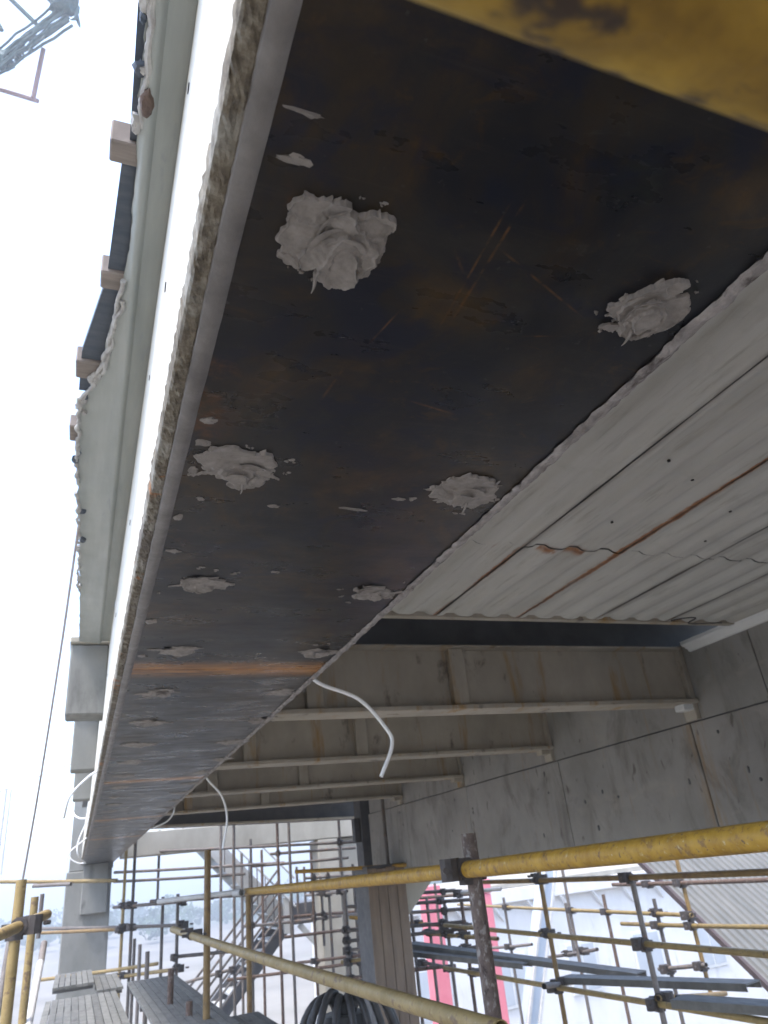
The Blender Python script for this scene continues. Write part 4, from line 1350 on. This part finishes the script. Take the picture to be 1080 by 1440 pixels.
for k, (p, lab) in enumerate(HS):
    m = MB()
    m.tube(curve(p, 10), .0055 if k < 3 else .0062, 10, hollow=False)
    tag(m.build('injection_hose', MAT['hose'], smooth=True), lab, 'hose', 'injection hoses on the plated beam')

# ---------------------------------------------------------------- rope and wire
m = MB()
m.tube(curve([(-.085, 2.45, 1.166), (-.12, 2.9, .85), (-.175, 3.5, .42), (-.226, 4.0, .10)], 8), .0045, 8)
tag(m.build('rope', MAT['rope'], smooth=True), 'thin rope hanging from the overhang down to the yellow post', 'rope')
m = MB()
m.tube(curve([(-1.2, 7.7, .76), (-.65, 7.13, .86), (-.09, 6.58, .98)], 8), .0045, 6)
tag(m.build('wire', MAT['rope'], smooth=True), 'short wire running left from the cantilever ends', 'wire')

# ---------------------------------------------------------------- catch scaffold high up against the sky
t = thing('net_scaffold', (-2.2, 9.9, 14.4), 'faded net-wrapped scaffold high in the sky at top left', 'scaffold')
rnd = random.Random(8)
for q in range(14):
    off = Vector((rnd.uniform(-.02, .05), rnd.uniform(-.02, .08), -.045 * q + .08))
    m = MB()
    a, b = Vector((-3.6, 10.85, 14.15)) + off, Vector((-1.25 - rnd.uniform(0, .35), 9.25, 15.66)) + off
    pts = [a + (b - a) * (k / 14) + Vector((rnd.uniform(-.03, .03), 0, rnd.uniform(-.035, .035))) for k in range(15)]
    m.tube(pts, rnd.uniform(.018, .034), 6)
    m.build('net_strand', MAT['net'], t)
for q in range(22):
    p = Vector((-3.4, 10.7, 14.1)).lerp(Vector((-1.25, 9.25, 15.4)), rnd.random())
    m = MB()
    e = p + Vector((rnd.uniform(-.12, .15), rnd.uniform(-.05, .05), rnd.uniform(-.35, -.12)))
    m.tube([p + Vector((0, 0, .3)), p.lerp(e, .5) + Vector((rnd.uniform(-.06, .06), 0, 0)), e], rnd.uniform(.012, .05), 5, taper=[1, .8, .3])
    m.build('net_tatter', MAT['net'], t)
for a, b, mt in (((-3.4, 10.9, 14.95), (-1.85, 10.32, 14.05), 'pinktube'), ((-1.83, 9.85, 15.0), (-1.94, 10.33, 14.10), 'pinktube'),
                 ((-2.55, 9.62, 15.95), (-2.0, 9.66, 15.42), 'net'), ((-1.2, 8.9, 16.2), (-1.35, 9.3, 15.5), 'pinktube'), ((-2.9, 9.9, 15.9), (-2.62, 9.98, 15.4), 'net')):
    MB().tube([a, b], .045, 8).build('tube', MAT[mt], t, smooth=True)
MB().lump((-1.55, 9.25, 15.62), .30, .2, .2, 12, 3, .6).build('net_bunch', MAT['net'], t)
MB().lump((-2.55, 10.15, 14.75), .22, .2, .2, 10, 6, .6).build('net_bunch', MAT['net'], t)

# ================================================================ air
HZ = NT('haze')
HZ.t.nodes.remove(HZ.b)
pv = HZ.t.nodes.new('ShaderNodeVolumePrincipled')
pv.inputs['Color'].default_value = (.93, .96, 1.0, 1)
pv.inputs['Density'].default_value = 0.006
pv.inputs['Anisotropy'].default_value = 0.3
HZ.link(pv.outputs[0], HZ.t.nodes['Material Output'].inputs['Volume'])
o = MB().box(-420, 420, -120, 700, GROUND - 1, 17.5).build('haze', HZ.m, origin=(0, 0, GROUND - 1))
o['kind'] = 'stuff'
tag(o, 'pale daylight haze over the whole site', 'haze')
